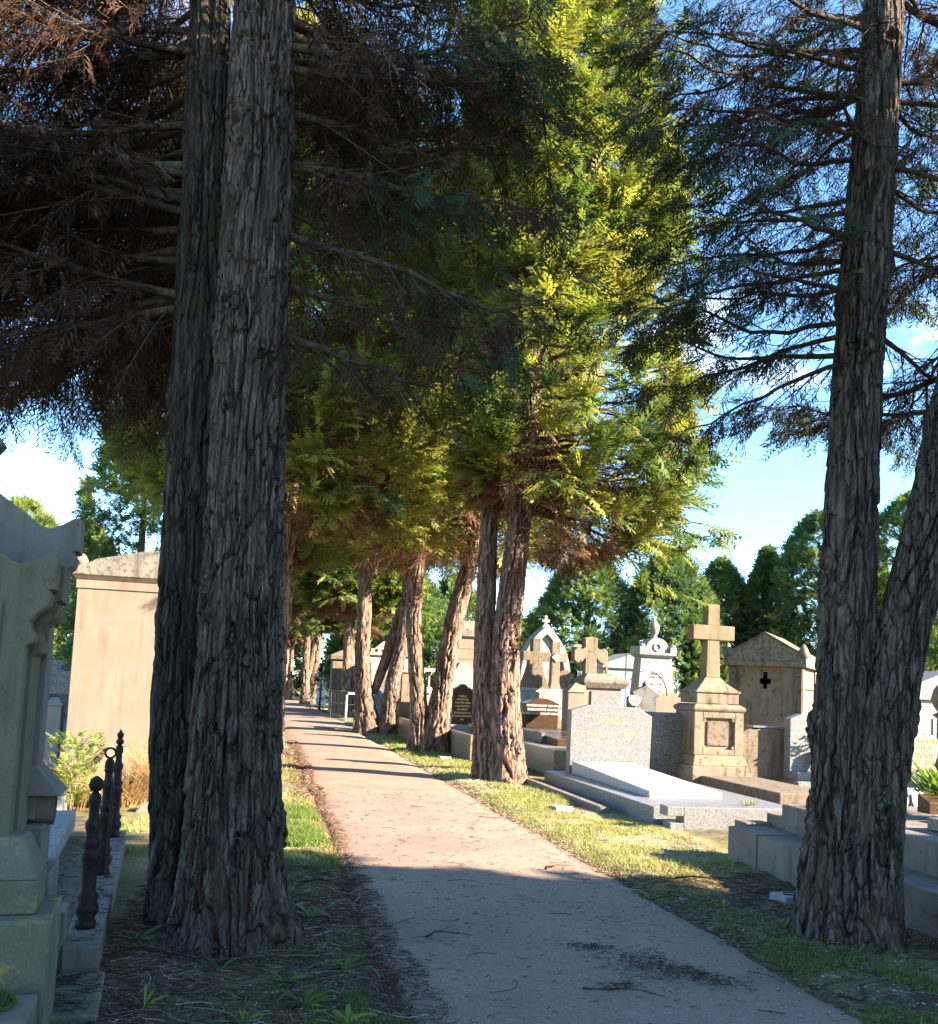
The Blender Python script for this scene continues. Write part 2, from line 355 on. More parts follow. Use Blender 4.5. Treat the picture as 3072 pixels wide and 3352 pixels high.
def trunk(pts, mat, parent, seed, nth=110, ztop=None, dz=.02, flare=.28, groove=1.0, knots=26, gs=1.0):
    rng=np.random.default_rng(seed)
    z0=pts[0][2]; z1=ztop or pts[-1][2]
    n=int((z1-z0)/dz)+1
    zz=np.linspace(z0,z1,n); cx,cy,rr=axis(pts,zz)
    th=np.arange(nth)*2*math.pi/nth
    Z,T=np.meshgrid(zz,th,indexing='ij'); RR=np.repeat(rr[:,None],nth,1)
    X=np.cos(T)*RR; Y=np.sin(T)*RR
    # root flare with a few buttresses
    ph=rng.uniform(0,6.28,4)
    but=.5+.3*np.sin(3*T+ph[0])+.25*np.sin(5*T+ph[1])+.15*np.sin(8*T+ph[2])
    hgt=np.maximum(Z-z0,0)
    D=RR*flare*np.exp(-hgt/.22)*(.5+but)+RR*.10*np.exp(-hgt/.9)*but
    D+=.05*RR*np.sin(2*T+ph[3]+Z*.5)+RR*.09*(vnoise(X*4,Y*4,Z*.9,seed)-.5)
    # furrowed bark: vertical plates with cracks between them, broken into overlapping flakes
    amp=np.clip(RR/.22,.35,1.25)*groove
    Rm=float(rr.mean())
    def hsh(k,q): return vnoise(k*3.7+.5,q*5.3+.5,k*0+.5,seed+21)
    for width,ln,dep,cw,sd in ((.072/gs,.50,.078,.085,3),(.036/gs,.20,.013,.10,4)):
        nc=max(9,int(2*math.pi*Rm/width))
        A=T/(2*math.pi)*nc+2.6*(vnoise(X*6,Y*6,Z*1.0,seed+sd)-.5)+.7*(vnoise(X*17,Y*17,Z*3.5,seed+sd+10)-.5)+.25*(vnoise(X*50,Y*50,Z*14,seed+sd+30)-.5)
        kf=np.floor(A); fr=A-kf; e=np.minimum(fr,1-fr); kk=np.mod(kf,nc)
        st=np.clip(vnoise(X*9,Y*9,Z*1.6,seed+sd+15)*2.0-.35,.12,1)
        D-=amp*dep*st*np.exp(-(e/cw)**2)
        Bz=Z/ln+7.3*hsh(kk,kk*0)+.9*(vnoise(X*12,Y*12,Z*5,seed+sd+17)-.5)
        fb=Bz-np.floor(Bz)
        D+=amp*dep*(.16*(.5-fb)+.30*(hsh(kk,np.floor(Bz))-.5)-.30*np.exp(-(np.minimum(fb,1-fb)/.04)**2)*(hsh(kk,np.floor(Bz+.5)+40)>.35))
    D+=amp*(.007*(vnoise(X*45*gs,Y*45*gs,Z*9*gs,seed+5)-.5)+.007*(vnoise(X*100*gs,Y*100*gs,Z*50*gs,seed+6)-.5))
    for i in range(knots):
        t0=rng.uniform(0,6.28); zk=rng.uniform(z0+.5,z1); s=rng.uniform(.6,1.25)
        dt=(T-t0+math.pi)%(2*math.pi)-math.pi
        d=np.sqrt((dt*RR)**2+((Z-zk)*.85)**2)/s
        D+=s*(.024*np.exp(-((d-.05)/.018)**2)-.030*np.exp(-(d/.025)**2)+.014*np.exp(-((d-.095)/.016)**2))
    RX=RR+D
    V=np.stack([cx[:,None]+np.cos(T)*RX, cy[:,None]+np.sin(T)*RX, Z],-1).reshape(-1,3)
    i=np.arange(n*nth).reshape(n,nth); j=np.roll(i,-1,1)
    Q=np.stack([i[:-1],j[:-1],j[1:],i[1:]],-1).reshape(-1,4)
    return mesh_np('trunk',V,Q,mat,parent,None,True,parent.location)

# ---------------------------------------------------------------- sprays
def spray(nside, w, ln, sub=0, curl=.12, rng=None):
    """one flat fan spray along +X, length 1"""
    rng=rng or np.random.default_rng(1)
    V=[];Q=[]
    def rh(p,d,l,wd,z=0):
        d=np.array(d)/np.hypot(*d); nrm=np.array([-d[1],d[0]])
        p=np.array(p); a=p; b=p+d*l*.45+nrm*wd; c=p+d*l; e=p+d*l*.45-nrm*wd
        k=len(V)
        for q,zz in ((a,z),(b,z+.01),(c,z-curl*l*1.2),(e,z-.01)): V.append((q[0],q[1],zz))
        Q.append((k,k+1,k+2,k+3))
    rh((0,0),(1,0),1,w*.55)
    for i in range(nside):
        x=.08+.86*i/nside
        for sg in (-1,1):
            l=ln*(1-.62*x)*rng.uniform(.75,1.2); a=R(rng.uniform(34,52))*sg
            d=(math.cos(a),math.sin(a)); xx=x+rng.uniform(-.02,.02)
            rh((xx,0),d,l,w,rng.uniform(-.03,.03))
            for k in range(sub):
                f=(k+1)/(sub+1); s2=1 if (k%2) else -1
                b=a+s2*R(38); rh((xx+d[0]*l*f,d[1]*l*f),(math.cos(b),math.sin(b)),l*.42,w*.8,rng.uniform(-.03,.03))
    return np.array(V),np.array(Q)
_r=np.random.default_rng(5)
SPR={'near':[spray(6,.020,.42,2,.14,_r) for _ in range(4)],
     'dead':[spray(5,.013,.42,1,.20,_r) for _ in range(4)],
     'mid':[spray(5,.042,.40,1,.14,_r) for _ in range(4)],
     'far':[spray(3,.085,.45,0,.10,_r) for _ in range(3)]}

CUT=[]      # gaps cut in a crown to let sun through: (point, direction, radius, from, to) along which no spray grows
def scatter(nb, kind, P, D, S, tint, rng, droop=0.0, roll=1.0):
    """place sprays at P pointing along D"""
    for q,v,rd,x0 in CUT:
        if len(P)==0: return
        w=P-q; al=w@v; dist=np.linalg.norm(w-al[:,None]*v,axis=1)
        k=(dist>rd*(.8+.4*vnoise(P[:,0]*1.5,P[:,1]*1.5,P[:,2]*1.5,5)))|(P[:,0]<x0)
        P,D,S,tint=P[k],D[k],S[k],tint[k]
    if len(P)==0: return
    D=D+np.array([0,0,-droop]); D=D/(np.linalg.norm(D,axis=1,keepdims=True)+1e-9)
    U=np.tile([0,0,1.],(len(P),1))+rng.normal(0,.45*roll,(len(P),3))
    B=np.cross(U,D); B/=np.linalg.norm(B,axis=1,keepdims=True)+1e-9
    N=np.cross(D,B)
    var=rng.integers(0,len(SPR[kind]),len(P))
    for k,(v,q) in enumerate(SPR[kind]):
        m=var==k; n=m.sum()
        if not n: continue
        s=S[m][:,None,None]
        VV=P[m][:,None,:]+s*(v[None,:,0:1]*D[m][:,None,:]+v[None,:,1:2]*B[m][:,None,:]+v[None,:,2:3]*N[m][:,None,:])
        QQ=(q[None]+ (np.arange(n)*len(v))[:,None,None]).reshape(-1,4)
        tt=np.clip(np.repeat(tint[m],len(v))+np.tile(v[:,0]*.18,n)-.08,0,1)
        nb.add(VV.reshape(-1,3),QQ,tt)

def curve_path(o, az, L, e0, e1, K, rng, wob=.10):
    u=np.linspace(0,1,K)
    d=np.array([math.cos(az),math.sin(az)])
    side=np.array([-d[1],d[0]])
    w=np.cumsum(rng.normal(0,wob,K))*L*.35; w-=w[0]
    wz=np.cumsum(rng.normal(0,wob,K))*L*.3; wz-=wz[0]
    x=o[0]+d[0]*L*u+side[0]*w*u; y=o[1]+d[1]*L*u+side[1]*w*u
    z=o[2]+L*(e0*u+e1*u*u)+wz*u
    return np.stack([x,y,z],1)

def crown(root, stems, prim, seed, kind='near', sec_gap=.13, sec_len=.40, spr_gap=.09, spr_size=(.22,.36), bare=.22,
          dead_to=.75, dead_soft=.35, tint=(.35,.22), twigs=0, per_branch=True, droop=.35, green='green', thick=.030, m1=6, dead_kind='dead', dead_tint=(.45,.22), dead_mat='dead'):
    """prim: list of dict(stem, z, az, L, e0, e1)"""
    rng=np.random.default_rng(seed)
    G=NB(); D=NB(); LB=NB(); org=root.location
    for p in prim:
        cx,cy,rr=axis(TR[p['stem']] if isinstance(p['stem'],str) else p['stem'],np.array([p['z']]))
        o=np.array([cx[0],cy[0],p['z']]); L=p['L']
        K=12
        P=curve_path(o,p['az'],L,p['e0'],p['e1'],K,rng)
        r0=p.get('r',thick*min(1.3,.5+L/4))
        rad=r0*(1-np.linspace(0,1,K)**.8*.86)
        bb=NB() if per_branch else LB
        bb.add(*tubes(P[None],rad[None],m1))
        Tn=np.gradient(P,axis=0); Tn/=np.linalg.norm(Tn,axis=1,keepdims=True)
        # secondaries
        n=max(3,int(L*(1-.12)/sec_gap))
        u=np.linspace(.12,1,n)+rng.uniform(-.02,.02,n); u=np.clip(u,.05,1)
        f=u*(K-1); i=np.minimum(f.astype(int),K-2); w=(f-i)[:,None]
        base=P[i]*(1-w)+P[i+1]*w; tan=Tn[i]
        sg=np.where(np.arange(n)%2,1,-1)[:,None]
        sd=np.cross(tan,[0,0,1.]); sd/=np.linalg.norm(sd,axis=1,keepdims=True)+1e-9
        ang=rng.uniform(R(38),R(68),n)[:,None]
        d2=np.cos(ang)*tan+np.sin(ang)*sd*sg+rng.normal(0,.14,(n,3))
        l2=(sec_len*L**.7*(1.05-.62*u)*rng.uniform(.6,1.25,n)+.10)
        K2=6; v=np.linspace(0,1,K2)
        S=base[:,None,:]+d2[:,None,:]*(l2[:,None]*v)[:,:,None]
        dr=rng.uniform(.1,1.0,n)*droop*1.3
        up=rng.uniform(0,.5,n)*droop
        S[:,:,2]+=l2[:,None]*(-dr[:,None]*v**1.3+up[:,None]*v**3)
        r2=np.clip(r0*.30*(1-.6*u),.0025,.014)
        bb.add(*tubes(S,r2[:,None]*(1-.75*v)[None],4))
        # sprays along secondaries, terminal ones included
        ns=max(2,int(l2.mean()/spr_gap))
        for k in range(ns+1):
            q=(k+rng.uniform(.2,.8,n))/(ns+1) if k<ns else np.ones(n)
            g=q*(K2-1); a=np.minimum(g.astype(int),K2-2); c=(g-a)[:,None]
            idx=np.arange(n)
            pos=S[idx,a]*(1-c)+S[idx,a+1]*c; td=S[idx,a+1]-S[idx,a]; td/=np.linalg.norm(td,axis=1,keepdims=True)+1e-9
            s2=np.cross(td,[0,0,1.]); s2/=np.linalg.norm(s2,axis=1,keepdims=True)+1e-9
            sgn=rng.choice([-1,1],n)[:,None]*(0.0 if k==ns else 1.0)
            dd=td*.75+s2*sgn*rng.uniform(.3,.9,n)[:,None]+rng.normal(0,.22,(n,3))
            rad_u=u*.7+q*.3
            keep=(rad_u>bare*rng.uniform(.6,1.4,n))&(rng.random(n)<p.get('dens',1.0))
            alive=rng.random(n)<np.clip((rad_u-(p.get('dead',dead_to)-dead_soft/2))/dead_soft,0,1)
            size=rng.uniform(*spr_size,n)
            tn=np.clip(rng.normal(tint[0]+p.get('dt',0),tint[1]*.5,n)+rng.normal(0,tint[1]*.6),0,1)
            m=keep&alive; scatter(G,kind,pos[m],dd[m],size[m],tn[m],rng,droop)
            m=keep&~alive&(rng.random(n)<.8); scatter(D,dead_kind,pos[m],dd[m],size[m]*.95,np.clip(rng.normal(dead_tint[0],dead_tint[1],m.sum()),0,1),rng,droop*1.2)
        # hair-thin bare twigs
        if twigs:
            nt=n*twigs; idx=rng.integers(0,n,nt); q=rng.uniform(.1,1,nt); g=q*(K2-1); a=np.minimum(g.astype(int),K2-2); c=(g-a)[:,None]
            pos=S[idx,a]*(1-c)+S[idx,a+1]*c
            td=S[idx,a+1]-S[idx,a]; td/=np.linalg.norm(td,axis=1,keepdims=True)+1e-9
            dd=td+rng.normal(0,.55,(nt,3)); dd/=np.linalg.norm(dd,axis=1,keepdims=True)
            l3=rng.uniform(.10,.38,nt); v3=np.linspace(0,1,4)
            TT=pos[:,None,:]+dd[:,None,:]*(l3[:,None]*v3)[:,:,None]
            TT[:,:,2]-=(l3*rng.uniform(-.2,.6,nt))[:,None]*v3**2
            bb.add(*tubes(TT,np.full(nt,.0022)[:,None]*(1.1-.6*v3)[None],3))
        if per_branch: bb.build('branch',M['twig'],root,org)
    if not per_branch: LB.build('branchwork',M['twig'],root,org)
    G.build('crown',M[green],root,org)
    D.build('dead_foliage',M[dead_mat],root,org)

def whorls(rng, stem, z0, z1, n, Lf, e0=(-.25,.15), e1=(.05,.3), az=None, **kw):
    out=[]
    for k in range(n):
        f=(k+rng.random())/n; z=z0+(z1-z0)*f
        a=(k*2.39996+rng.uniform(-.4,.4)) if az is None else rng.uniform(*az)
        out.append(dict(stem=stem,z=z,az=a,L=Lf(f,a)*rng.uniform(.8,1.12),e0=rng.uniform(*e0),e1=rng.uniform(*e1),**kw))
    return out

def clumps(nb, C, O, rad, tint, rng, kind, size, per, lift=.35):
    """rounded tufts of fans at centres C that face outwards along O"""
    n=len(C)
    P=np.repeat(C,per,0); Od=np.repeat(O,per,0); Rr=np.repeat(rad,per); m=n*per
    D=Od+rng.normal(0,.62,(m,3))+np.array([0,0,lift]); D/=np.linalg.norm(D,axis=1,keepdims=True)
    P=P+D*(Rr*rng.uniform(.0,.62,m))[:,None]-Od*(Rr*.3)[:,None]
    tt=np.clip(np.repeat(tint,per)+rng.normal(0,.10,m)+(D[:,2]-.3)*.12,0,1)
    scatter(nb,kind,P,D,rng.uniform(*size,m)*np.clip(Rr/.42,.7,1.4),tt,rng,.06)

def shell(root, cx, cy, z0, Rf, z1, n, seed, kind='mid', size=(.30,.50), tint=(.55,.3), gap=.30, zl=None, inner=9, per=22, rad=(.32,.58), green='green', lump=.20, inn=4000, asym=None):
    """outer foliage of a crown: separate tufts over an uneven envelope, brown fans inside and underneath"""
    rng=np.random.default_rng(seed); G=NB(); D=NB(); org=root.location
    az=rng.uniform(0,2*math.pi,n); u=rng.random(n)
    zb=np.array([zl(a) for a in az]) if zl else np.full(n,z0)
    z=zb+(z1-zb)*u
    lv=vnoise(np.cos(az)*2.2+seed,np.sin(az)*2.2,z*.55,seed)*.55+vnoise(np.cos(az)*5,np.sin(az)*5+seed,z*1.3,seed+1)*.45
    r=np.interp(z-zb,*Rf)*(1-lump+2*lump*lv)*(1-np.abs(rng.normal(0,.09,n)))
    if asym: r=r*np.array([asym(q) for q in az])
    P=np.stack([cx+np.cos(az)*r,cy+np.sin(az)*r,z],1)
    O=np.stack([np.cos(az),np.sin(az),rng.uniform(-.15,.35,n)],1)
    k=lv>gap
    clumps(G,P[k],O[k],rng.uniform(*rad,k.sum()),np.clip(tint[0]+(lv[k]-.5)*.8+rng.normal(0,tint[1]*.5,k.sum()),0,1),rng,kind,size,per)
    m=inn; az=rng.uniform(0,2*math.pi,m); zb=np.array([zl(a) for a in az]) if zl else np.full(m,z0)
    z=zb+rng.random(m)**2.2*(z1-zb)*.8-.1; r=np.interp(z-zb,*Rf)*rng.uniform(.15,.88,m)*(np.array([asym(q) for q in az]) if asym else 1)
    P=np.stack([cx+np.cos(az)*r,cy+np.sin(az)*r,z],1); Dv=np.stack([np.cos(az),np.sin(az),rng.uniform(-.8,.4,m)],1)+rng.normal(0,.4,(m,3))
    scatter(D,'dead',P,Dv,rng.uniform(size[0],size[1]*1.2,m),np.clip(rng.normal(.55,.25,m),0,1),rng,.3)
    G.build('outer_foliage',M[green],root,org); D.build('dead_foliage',M['dead'],root,org)

# ---- the double-stemmed tree close on the left
L1=tag(empty('conifer_tree',(-1.45,5.95,0)),'big double-trunked conifer close by, left of the path, with rough furrowed bark','tree','conifers lining the path')
trunk(TR['L1A'],M['bark_near'],L1,11,320,7.2,.0095,.30,1.1,40)
trunk(TR['L1B'],M['bark_dark'],L1,12,210,7.4,.011,.25,1.05,26)
rng=np.random.default_rng(101)
PR=[]
D_=R
# limbs the photograph shows: bare near the trunk, drooping, then swept up
for st,z,a,L,e0,e1,dens in [('L1B',4.75,172,3.0,.02,-.16,.8),('L1B',5.0,183,2.8,.10,-.20,.9),('L1B',4.3,168,2.2,-.25,-.10,1),('L1B',4.2,195,1.9,-.35,.0,1),
                       ('L1A',4.95,2,2.4,-.05,.06,.6),('L1A',4.55,-8,2.5,-.45,.28,.6),('L1A',4.2,6,2.1,-.42,.22,.7),('L1A',5.35,12,2.5,-.18,.10,.6),('L1A',3.85,-14,1.7,-.45,.3,.6),('L1A',5.6,-4,2.5,-.1,.05,.7),
                       ('L1A',5.9,20,2.4,-.15,.1,.8),('L1A',5.75,-16,2.3,-.15,.1,.8)]:
    PR.append(dict(stem=st,z=z,az=D_(a),L=L*(.78 if st=='L1A' else 1),e0=e0,e1=e1,dens=dens,r=.036,dead=.90))
PR+=whorls(rng,'L1B',4.1,7.2,44,lambda f,a:2.9-.8*f,(-.32,.05),(-.02,.18),(D_(98),D_(212)),dead=.88)
PR+=whorls(rng,'L1A',5.9,6.9,8,lambda f,a:1.7,(-.2,.1),(.0,.2),(D_(-18),D_(55)),dead=.6,dens=.5)
PR+=whorls(rng,'L1A',4.7,7.0,15,lambda f,a:1.7-.5*f,(-.35,.12),(.0,.25),(D_(0),D_(88)),dead=.55,dens=.55)
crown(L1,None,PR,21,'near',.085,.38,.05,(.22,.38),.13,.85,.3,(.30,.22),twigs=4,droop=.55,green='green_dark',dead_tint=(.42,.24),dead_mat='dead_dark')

# ---- the forked tree close on the right
T1=tag(empty('conifer_tree',(2.62,6.45,0)),'dark forked conifer close by, right of the path, open limbs against the sky','tree','conifers lining the path')
trunk(TR['T1A'],M['bark_near'],T1,13,220,8.4,.0110,.18,1.1,30)
trunk(TR['T1B'],M['bark_near'],T1,14,220,7.2,.0110,.22,1.1,24)
rng=np.random.default_rng(202)
PR=[]
for st,z,a,L,e0,e1 in [('T1A',4.25,176,1.5,-.36,.14),('T1A',4.05,184,1.3,-.40,.06),('T1A',4.75,172,1.6,-.30,.18),('T1A',4.6,190,1.5,-.34,.20),('T1A',5.15,180,1.7,-.2,.16),('T1A',5.0,166,1.5,-.3,.24),
                  ('T1A',5.55,186,1.7,-.25,.22),('T1A',5.8,174,1.8,-.05,.08),('T1A',6.0,182,1.8,.05,.08),('T1A',6.2,192,1.7,.0,.12),('T1A',6.4,170,1.7,-.1,.2),
                  ('T1A',4.9,5,1.5,-.3,-.2),('T1A',5.5,-8,1.6,-.2,-.1),('T1A',4.3,12,1.2,-.5,-.3),('T1A',6.0,0,1.7,-.1,.1),('T1B',4.2,-20,1.5,-.3,.1)]:
    PR.append(dict(stem=st,z=z,az=D_(a),L=L,e0=e0,e1=e1,r=.024,dens=.72,dead=.80))
PR+=whorls(rng,'T1A',4.0,6.3,10,lambda f,a:1.35,(-.3,.0),(.05,.25),(D_(125),D_(235)),dens=.6,dead=.55)
PR+=whorls(rng,'T1A',5.9,7.4,8,lambda f,a:1.9-.4*f,(-.2,.1),(.05,.2),(D_(110),D_(250)),dens=.6,dead=.7)
PR+=whorls(rng,'T1A',5.4,8.6,14,lambda f,a:1.9-.6*f,(-.3,.1),(.05,.2),(D_(-15),D_(100)),dens=.9,dead=.65)
PR+=whorls(rng,'T1B',3.6,7.0,16,lambda f,a:1.8-.5*f,(-.35,.1),(.05,.2),(D_(-15),D_(120)),dens=.9,dead=.65)
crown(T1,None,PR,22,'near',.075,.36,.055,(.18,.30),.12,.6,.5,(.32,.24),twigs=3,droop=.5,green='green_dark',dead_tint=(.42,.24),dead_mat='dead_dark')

# ---- the row further along
def alley(name_label, stems, seed, z0, z1, n, Lf, az=None, gs=.8, nth=90, dz=.03, bmat='bark_mid', extra=None, **kw):
    x,y=TR[stems[0]][0][:2]
    t=tag(empty('conifer_tree',(x,y,0)),name_label,'tree','conifers lining the path')
    for i,st in enumerate(stems):
        trunk(TR[st],M[bmat],t,seed*7+i,nth,None,dz,.22 if st!='T4D' else 0,1.25,10,gs)
    rng=np.random.default_rng(seed); pr=[]
    main=[s for s in stems if s!='T4D']
    for i,st in enumerate(main):
        pr+=whorls(rng,st,z0,min(z1,TR[st][-1][2]-.2),n//len(main),Lf,(-.15,.15),(-.05,.15),az)
    if extra: pr+=extra(rng)
    k=dict(kind='mid',sec_gap=.20,sec_len=.36,spr_gap=.17,spr_size=(.34,.56),bare=.22,dead_to=.60,dead_soft=.30,tint=(.52,.30),per_branch=False,droop=.22,thick=.045,m1=5,dead_tint=(.55,.25))
    k.update(kw); crown(t,None,pr,seed+50,**k)
    return t
def back(q):      # crown short on its left; its back is trimmed to let sun through
    df=abs((q-2.62+math.pi)%(2*math.pi)-math.pi)
    return .42+.58*min(1,max(0,(df-1.6)/.45))
def low_right(rng):
    o=whorls(rng,'T2B',4.6,5.6,16,lambda f,a:2.9,(-.28,-.08),(.0,.1),(D_(-75),D_(40)))
    o+=whorls(rng,'T2B',5.2,12,34,lambda f,a:2.85-.9*max(0,f-.5),(-.1,.1),(.0,.12),(D_(-85),D_(30)),dt=.12)
    return o
_v=np.array([.965*math.cos(R(24)),-.26*math.cos(R(24)),math.sin(R(24))])
CUT=[(np.array([-1.5,17.1,5.9]),_v,1.35,-3)]
T2=alley('three-stemmed conifer right of the path beside the pale granite grave, crown sunlit yellow-green',['T2A','T2B'],31,5.6,14,84,
         lambda f,a:(2.8 if f<.55 else 2.8-2.0*(f-.55))*back(a), extra=low_right)
def t2low(a):
    a=(a+math.pi)%(2*math.pi)-math.pi
    return 3.95 if -1.25<a<.6 else 5.0
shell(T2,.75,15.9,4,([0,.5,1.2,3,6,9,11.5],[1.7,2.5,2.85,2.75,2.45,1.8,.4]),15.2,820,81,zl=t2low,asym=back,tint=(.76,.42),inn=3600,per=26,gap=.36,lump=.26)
CUT=[]
T3=alley('V-forked conifer right of the path, second trunk fork beyond the three-stemmed tree',['T3A','T3B'],32,5.4,13,96,lambda f,a:(3.0 if f<.6 else 3.0-2*(f-.6)),nth=80,dz=.04,dead_to=.68)
T4=alley('V-forked conifer right of the path with a crossing third stem, farther fork of the two',['T4A','T4B','T4D'],33,5.6,12.5,90,lambda f,a:3.0,nth=64,dz=.05,dead_to=.68,sec_gap=.24)
L2=alley('conifer left of the path, half hidden by the big near trunk',['L2'],34,5.0,14,110,lambda f,a:(3.3 if f<.6 else 3.3-2.4*(f-.6)),nth=90,dz=.03,tint=(.55,.28),dead_to=.62)
T5=alley('slim double conifer behind the iron grave railing, right of the path',['T5A','T5B'],35,4.6,11.5,70,lambda f,a:2.8,nth=40,dz=.08,sec_gap=.28,spr_size=(.45,.7))
shell(T3,-.6,22,4.6,([0,.5,1.5,4,7,9],[2.2,3.0,3.25,2.9,1.9,.5]),14.2,640,82,size=(.36,.58),tint=(.95,.3),inn=1500,lump=.26)  # leaf tint raised to imitate sunlit tufts
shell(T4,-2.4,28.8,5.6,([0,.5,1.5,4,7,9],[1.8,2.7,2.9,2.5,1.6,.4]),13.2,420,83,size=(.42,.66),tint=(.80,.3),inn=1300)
shell(L2,-3.6,17.8,4.6,([0,.5,1.5,4,7,9.5],[2.1,2.8,3.0,2.8,2.0,.5]),14.2,600,84,size=(.28,.44),tint=(.95,.3),inn=1600,lump=.34,rad=(.36,.66),per=30)  # leaf tint brightened in place of sun that hardly reaches these tufts
shell(T5,-5.0,40.2,4.8,([0,.5,1.5,4,6,8],[1.6,2.5,2.7,2.3,1.4,.4]),12.5,280,85,'far',size=(.55,.85),tint=(.66,.35),inn=1500)
# pale distant trunks where the alley closes
def copy_tree(src, loc, rz, label, sc=1.0, group=None):
    c=src.copy(); C.objects.link(c); c.location=loc; c.rotation_euler=(0,0,rz); c.scale=(sc,)*3; c['label']=label
    if group: c['group']=group
    for ch in src.children:
        d=ch.copy(); C.objects.link(d); d.parent=c
    return c
FAR=[(W(2.75,58),1.2,.9,'pale distant trunk at the end of the path, right beside the little dark shrub'),
     (W(1.9,66),2.6,.95,'pale distant conifer where the path ends, furthest trunk on its right side'),
     (W(-.3,31),.6,1.0,'left-row conifer hidden behind the second left trunk'),
     (W(-.2,45),3.6,1.0,'left-row conifer far along the path'),
     (W(-.6,60),5.0,.95,'left-row conifer at the far end of the path'),
     (W(4.4,52),4.4,.95,'distant conifer behind the pillared chapel on the right'),
     (W(.5,78),2.0,1.0,'conifer closing the view at the end of the alley')]
for i,(p,rz,sc,lb) in enumerate(FAR):
    copy_tree(T5 if i%2 else T4,p,rz,lb,sc)

# ---------------------------------------------------------------- dense conifers behind the graves
def dense(name, label, seed, H, Rm, shape='egg', n=3600, group=None, mat='bg_green', size=(.5,.85), lean=0, loc=(0,0,0), tint=(.45,.3), base=.4, kind='far', lump=.26):
    rng=np.random.default_rng(seed)
    root=tag(empty(name,loc),label,'tree',group)
    nb=NB()
    u=rng.random(n)**.85
    z=base+(H-base)*u
    if shape=='egg': pr=np.sin(np.clip(u*.93+.07,0,1)**.72*math.pi)**.62
    elif shape=='cone': pr=np.clip((1-u),0,1)**.75*(np.clip(u/.08,0,1)**.5)
    else: pr=np.clip(1-u**5,0,1)**.5*(.75+.25*np.clip(u/.1,0,1))
    az=rng.uniform(0,2*math.pi,n)
    lumpv=vnoise(np.cos(az)*2.3+9,np.sin(az)*2.3+9,z*.75,seed)*.6+vnoise(np.cos(az)*5+9,np.sin(az)*5+9,z*1.9,seed+1)*.4
    per=12; n2=n//per; s_=slice(0,n2)
    sh=1-np.abs(rng.normal(0,.08,n2))
    r=Rm*pr[s_]*(1-lump+2*lump*lumpv[s_])*sh
    P=np.stack([np.cos(az[s_])*r,np.sin(az[s_])*r,z[s_]],1)
    O=np.stack([np.cos(az[s_])*.85,np.sin(az[s_])*.85,.25+(u[s_]-.5)*.8],1)
    tn=np.clip(tint[0]+(lumpv[s_]-.5)*.9+rng.normal(0,tint[1]*.5,n2),0,1)
    clumps(nb,P,O,np.full(n2,size[1]*.85),tn,rng,kind,(size[0]*.55,size[1]*.65),per,.45)
    nb.build('crown',M[mat],root)
    tp=[(0,0,-.05,Rm*.10),(0,0,H*.45,Rm*.06),(.02,0,H*.92,.02)]
    m=MB(); m.tube([(0,0,-.1),(0.02,.01,H*.5),(0,0,H*.93)],[Rm*.11,Rm*.07,.02],8); m.build('trunk',M['bark_mid'],root,0)
    return root
GB='dense conifers beyond the graves'
BG=[('egg',(6.4,50.5),9.0,3.0,301,'rounded dark conifer with a lit right flank, behind the gothic arch monument'),
    ('egg',(10.7,50),9.1,2.9,302,'rounded dark conifer behind the obelisk grave, next right of the arch'),
    ('egg',(14.6,54),9.3,2.2,303,'slim round-topped conifer directly behind the tall stone cross'),
    ('cone',(16.9,53),9.9,2.9,304,'bushy conifer with a pointed top between the cross and the small mausoleum'),
    ('col',(19.3,50),11.6,2.9,305,'tall blue-green conifer behind the mausoleum, left of the right-hand trunks'),
    ('col',(23.6,49),12.6,3.0,306,'tall conifer seen through the fork of the right-hand tree'),
    ('egg',(29,52),11.5,3.4,307,'conifer at the right edge of the view behind the far graves'),
    ('col',(-10.3,29),9.4,2.0,308,'dark column-shaped conifer behind the cream chapel, left of the big trunk'),
    ('egg',(-17.3,42),7.9,1.9,309,'sunlit rounded conifer behind the shoulder of the near left monument'),
    ('egg',(-21.8,45),9.4,3.2,310,'sunlit bushy conifer at the left edge above the near monument'),
    ('egg',(-7.6,26),4.2,1.5,311,'dark low conifer filling the gap left of the cream chapel')]
for i,(sh,(x,y),H,Rm,sd,lb) in enumerate(BG):
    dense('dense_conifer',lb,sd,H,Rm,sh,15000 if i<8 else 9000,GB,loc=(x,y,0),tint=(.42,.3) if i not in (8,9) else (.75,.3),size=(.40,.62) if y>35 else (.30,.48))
dense('small_conifer','small dark cone-shaped conifer at the far end of the path',320,2.25,.62,'cone',1500,None,loc=(*W(2.95,48)[:2],0),size=(.22,.36),tint=(.2,.2),base=.05)
BGF=[(-1.2,74,9.5,3.4),(4.2,70,6.0,2.6),(8.8,68,5.4,2.6),(13.2,72,5.4,2.6),(-14.5,70,9,3.2),(-9,80,10,3.6),(-4,66,8.6,3.0),(.8,62,7.5,2.6),(18.5,70,6,2.6),(24,72,10,3.4),(34,66,11,3.6)]
TXT=['far conifer behind the alley trunks, left of the three-stemmed tree','far conifer seen between the forked trunks','far conifer low behind the arch monument','far conifer low behind the obelisk','far conifer behind the cream chapel','far conifer behind the left row of trunks','far conifer at the vanishing end of the path','far light green conifer between the path and the iron railing','far conifer in the gap behind the stone cross','far conifer low behind the mausoleum','far conifer low at the right edge']
src={}
for i,((x,y,H,Rm),lb) in enumerate(zip(BGF,TXT)):
    if i<2: src[i]=dense('dense_conifer',lb,330+i,H,Rm,'egg',5200,GB,loc=(x,y,0),size=(.7,1.1),tint=(.5,.3))
    else: copy_tree(src[i%2],(x,y,0),i*1.7,lb,H/9.3,GB)
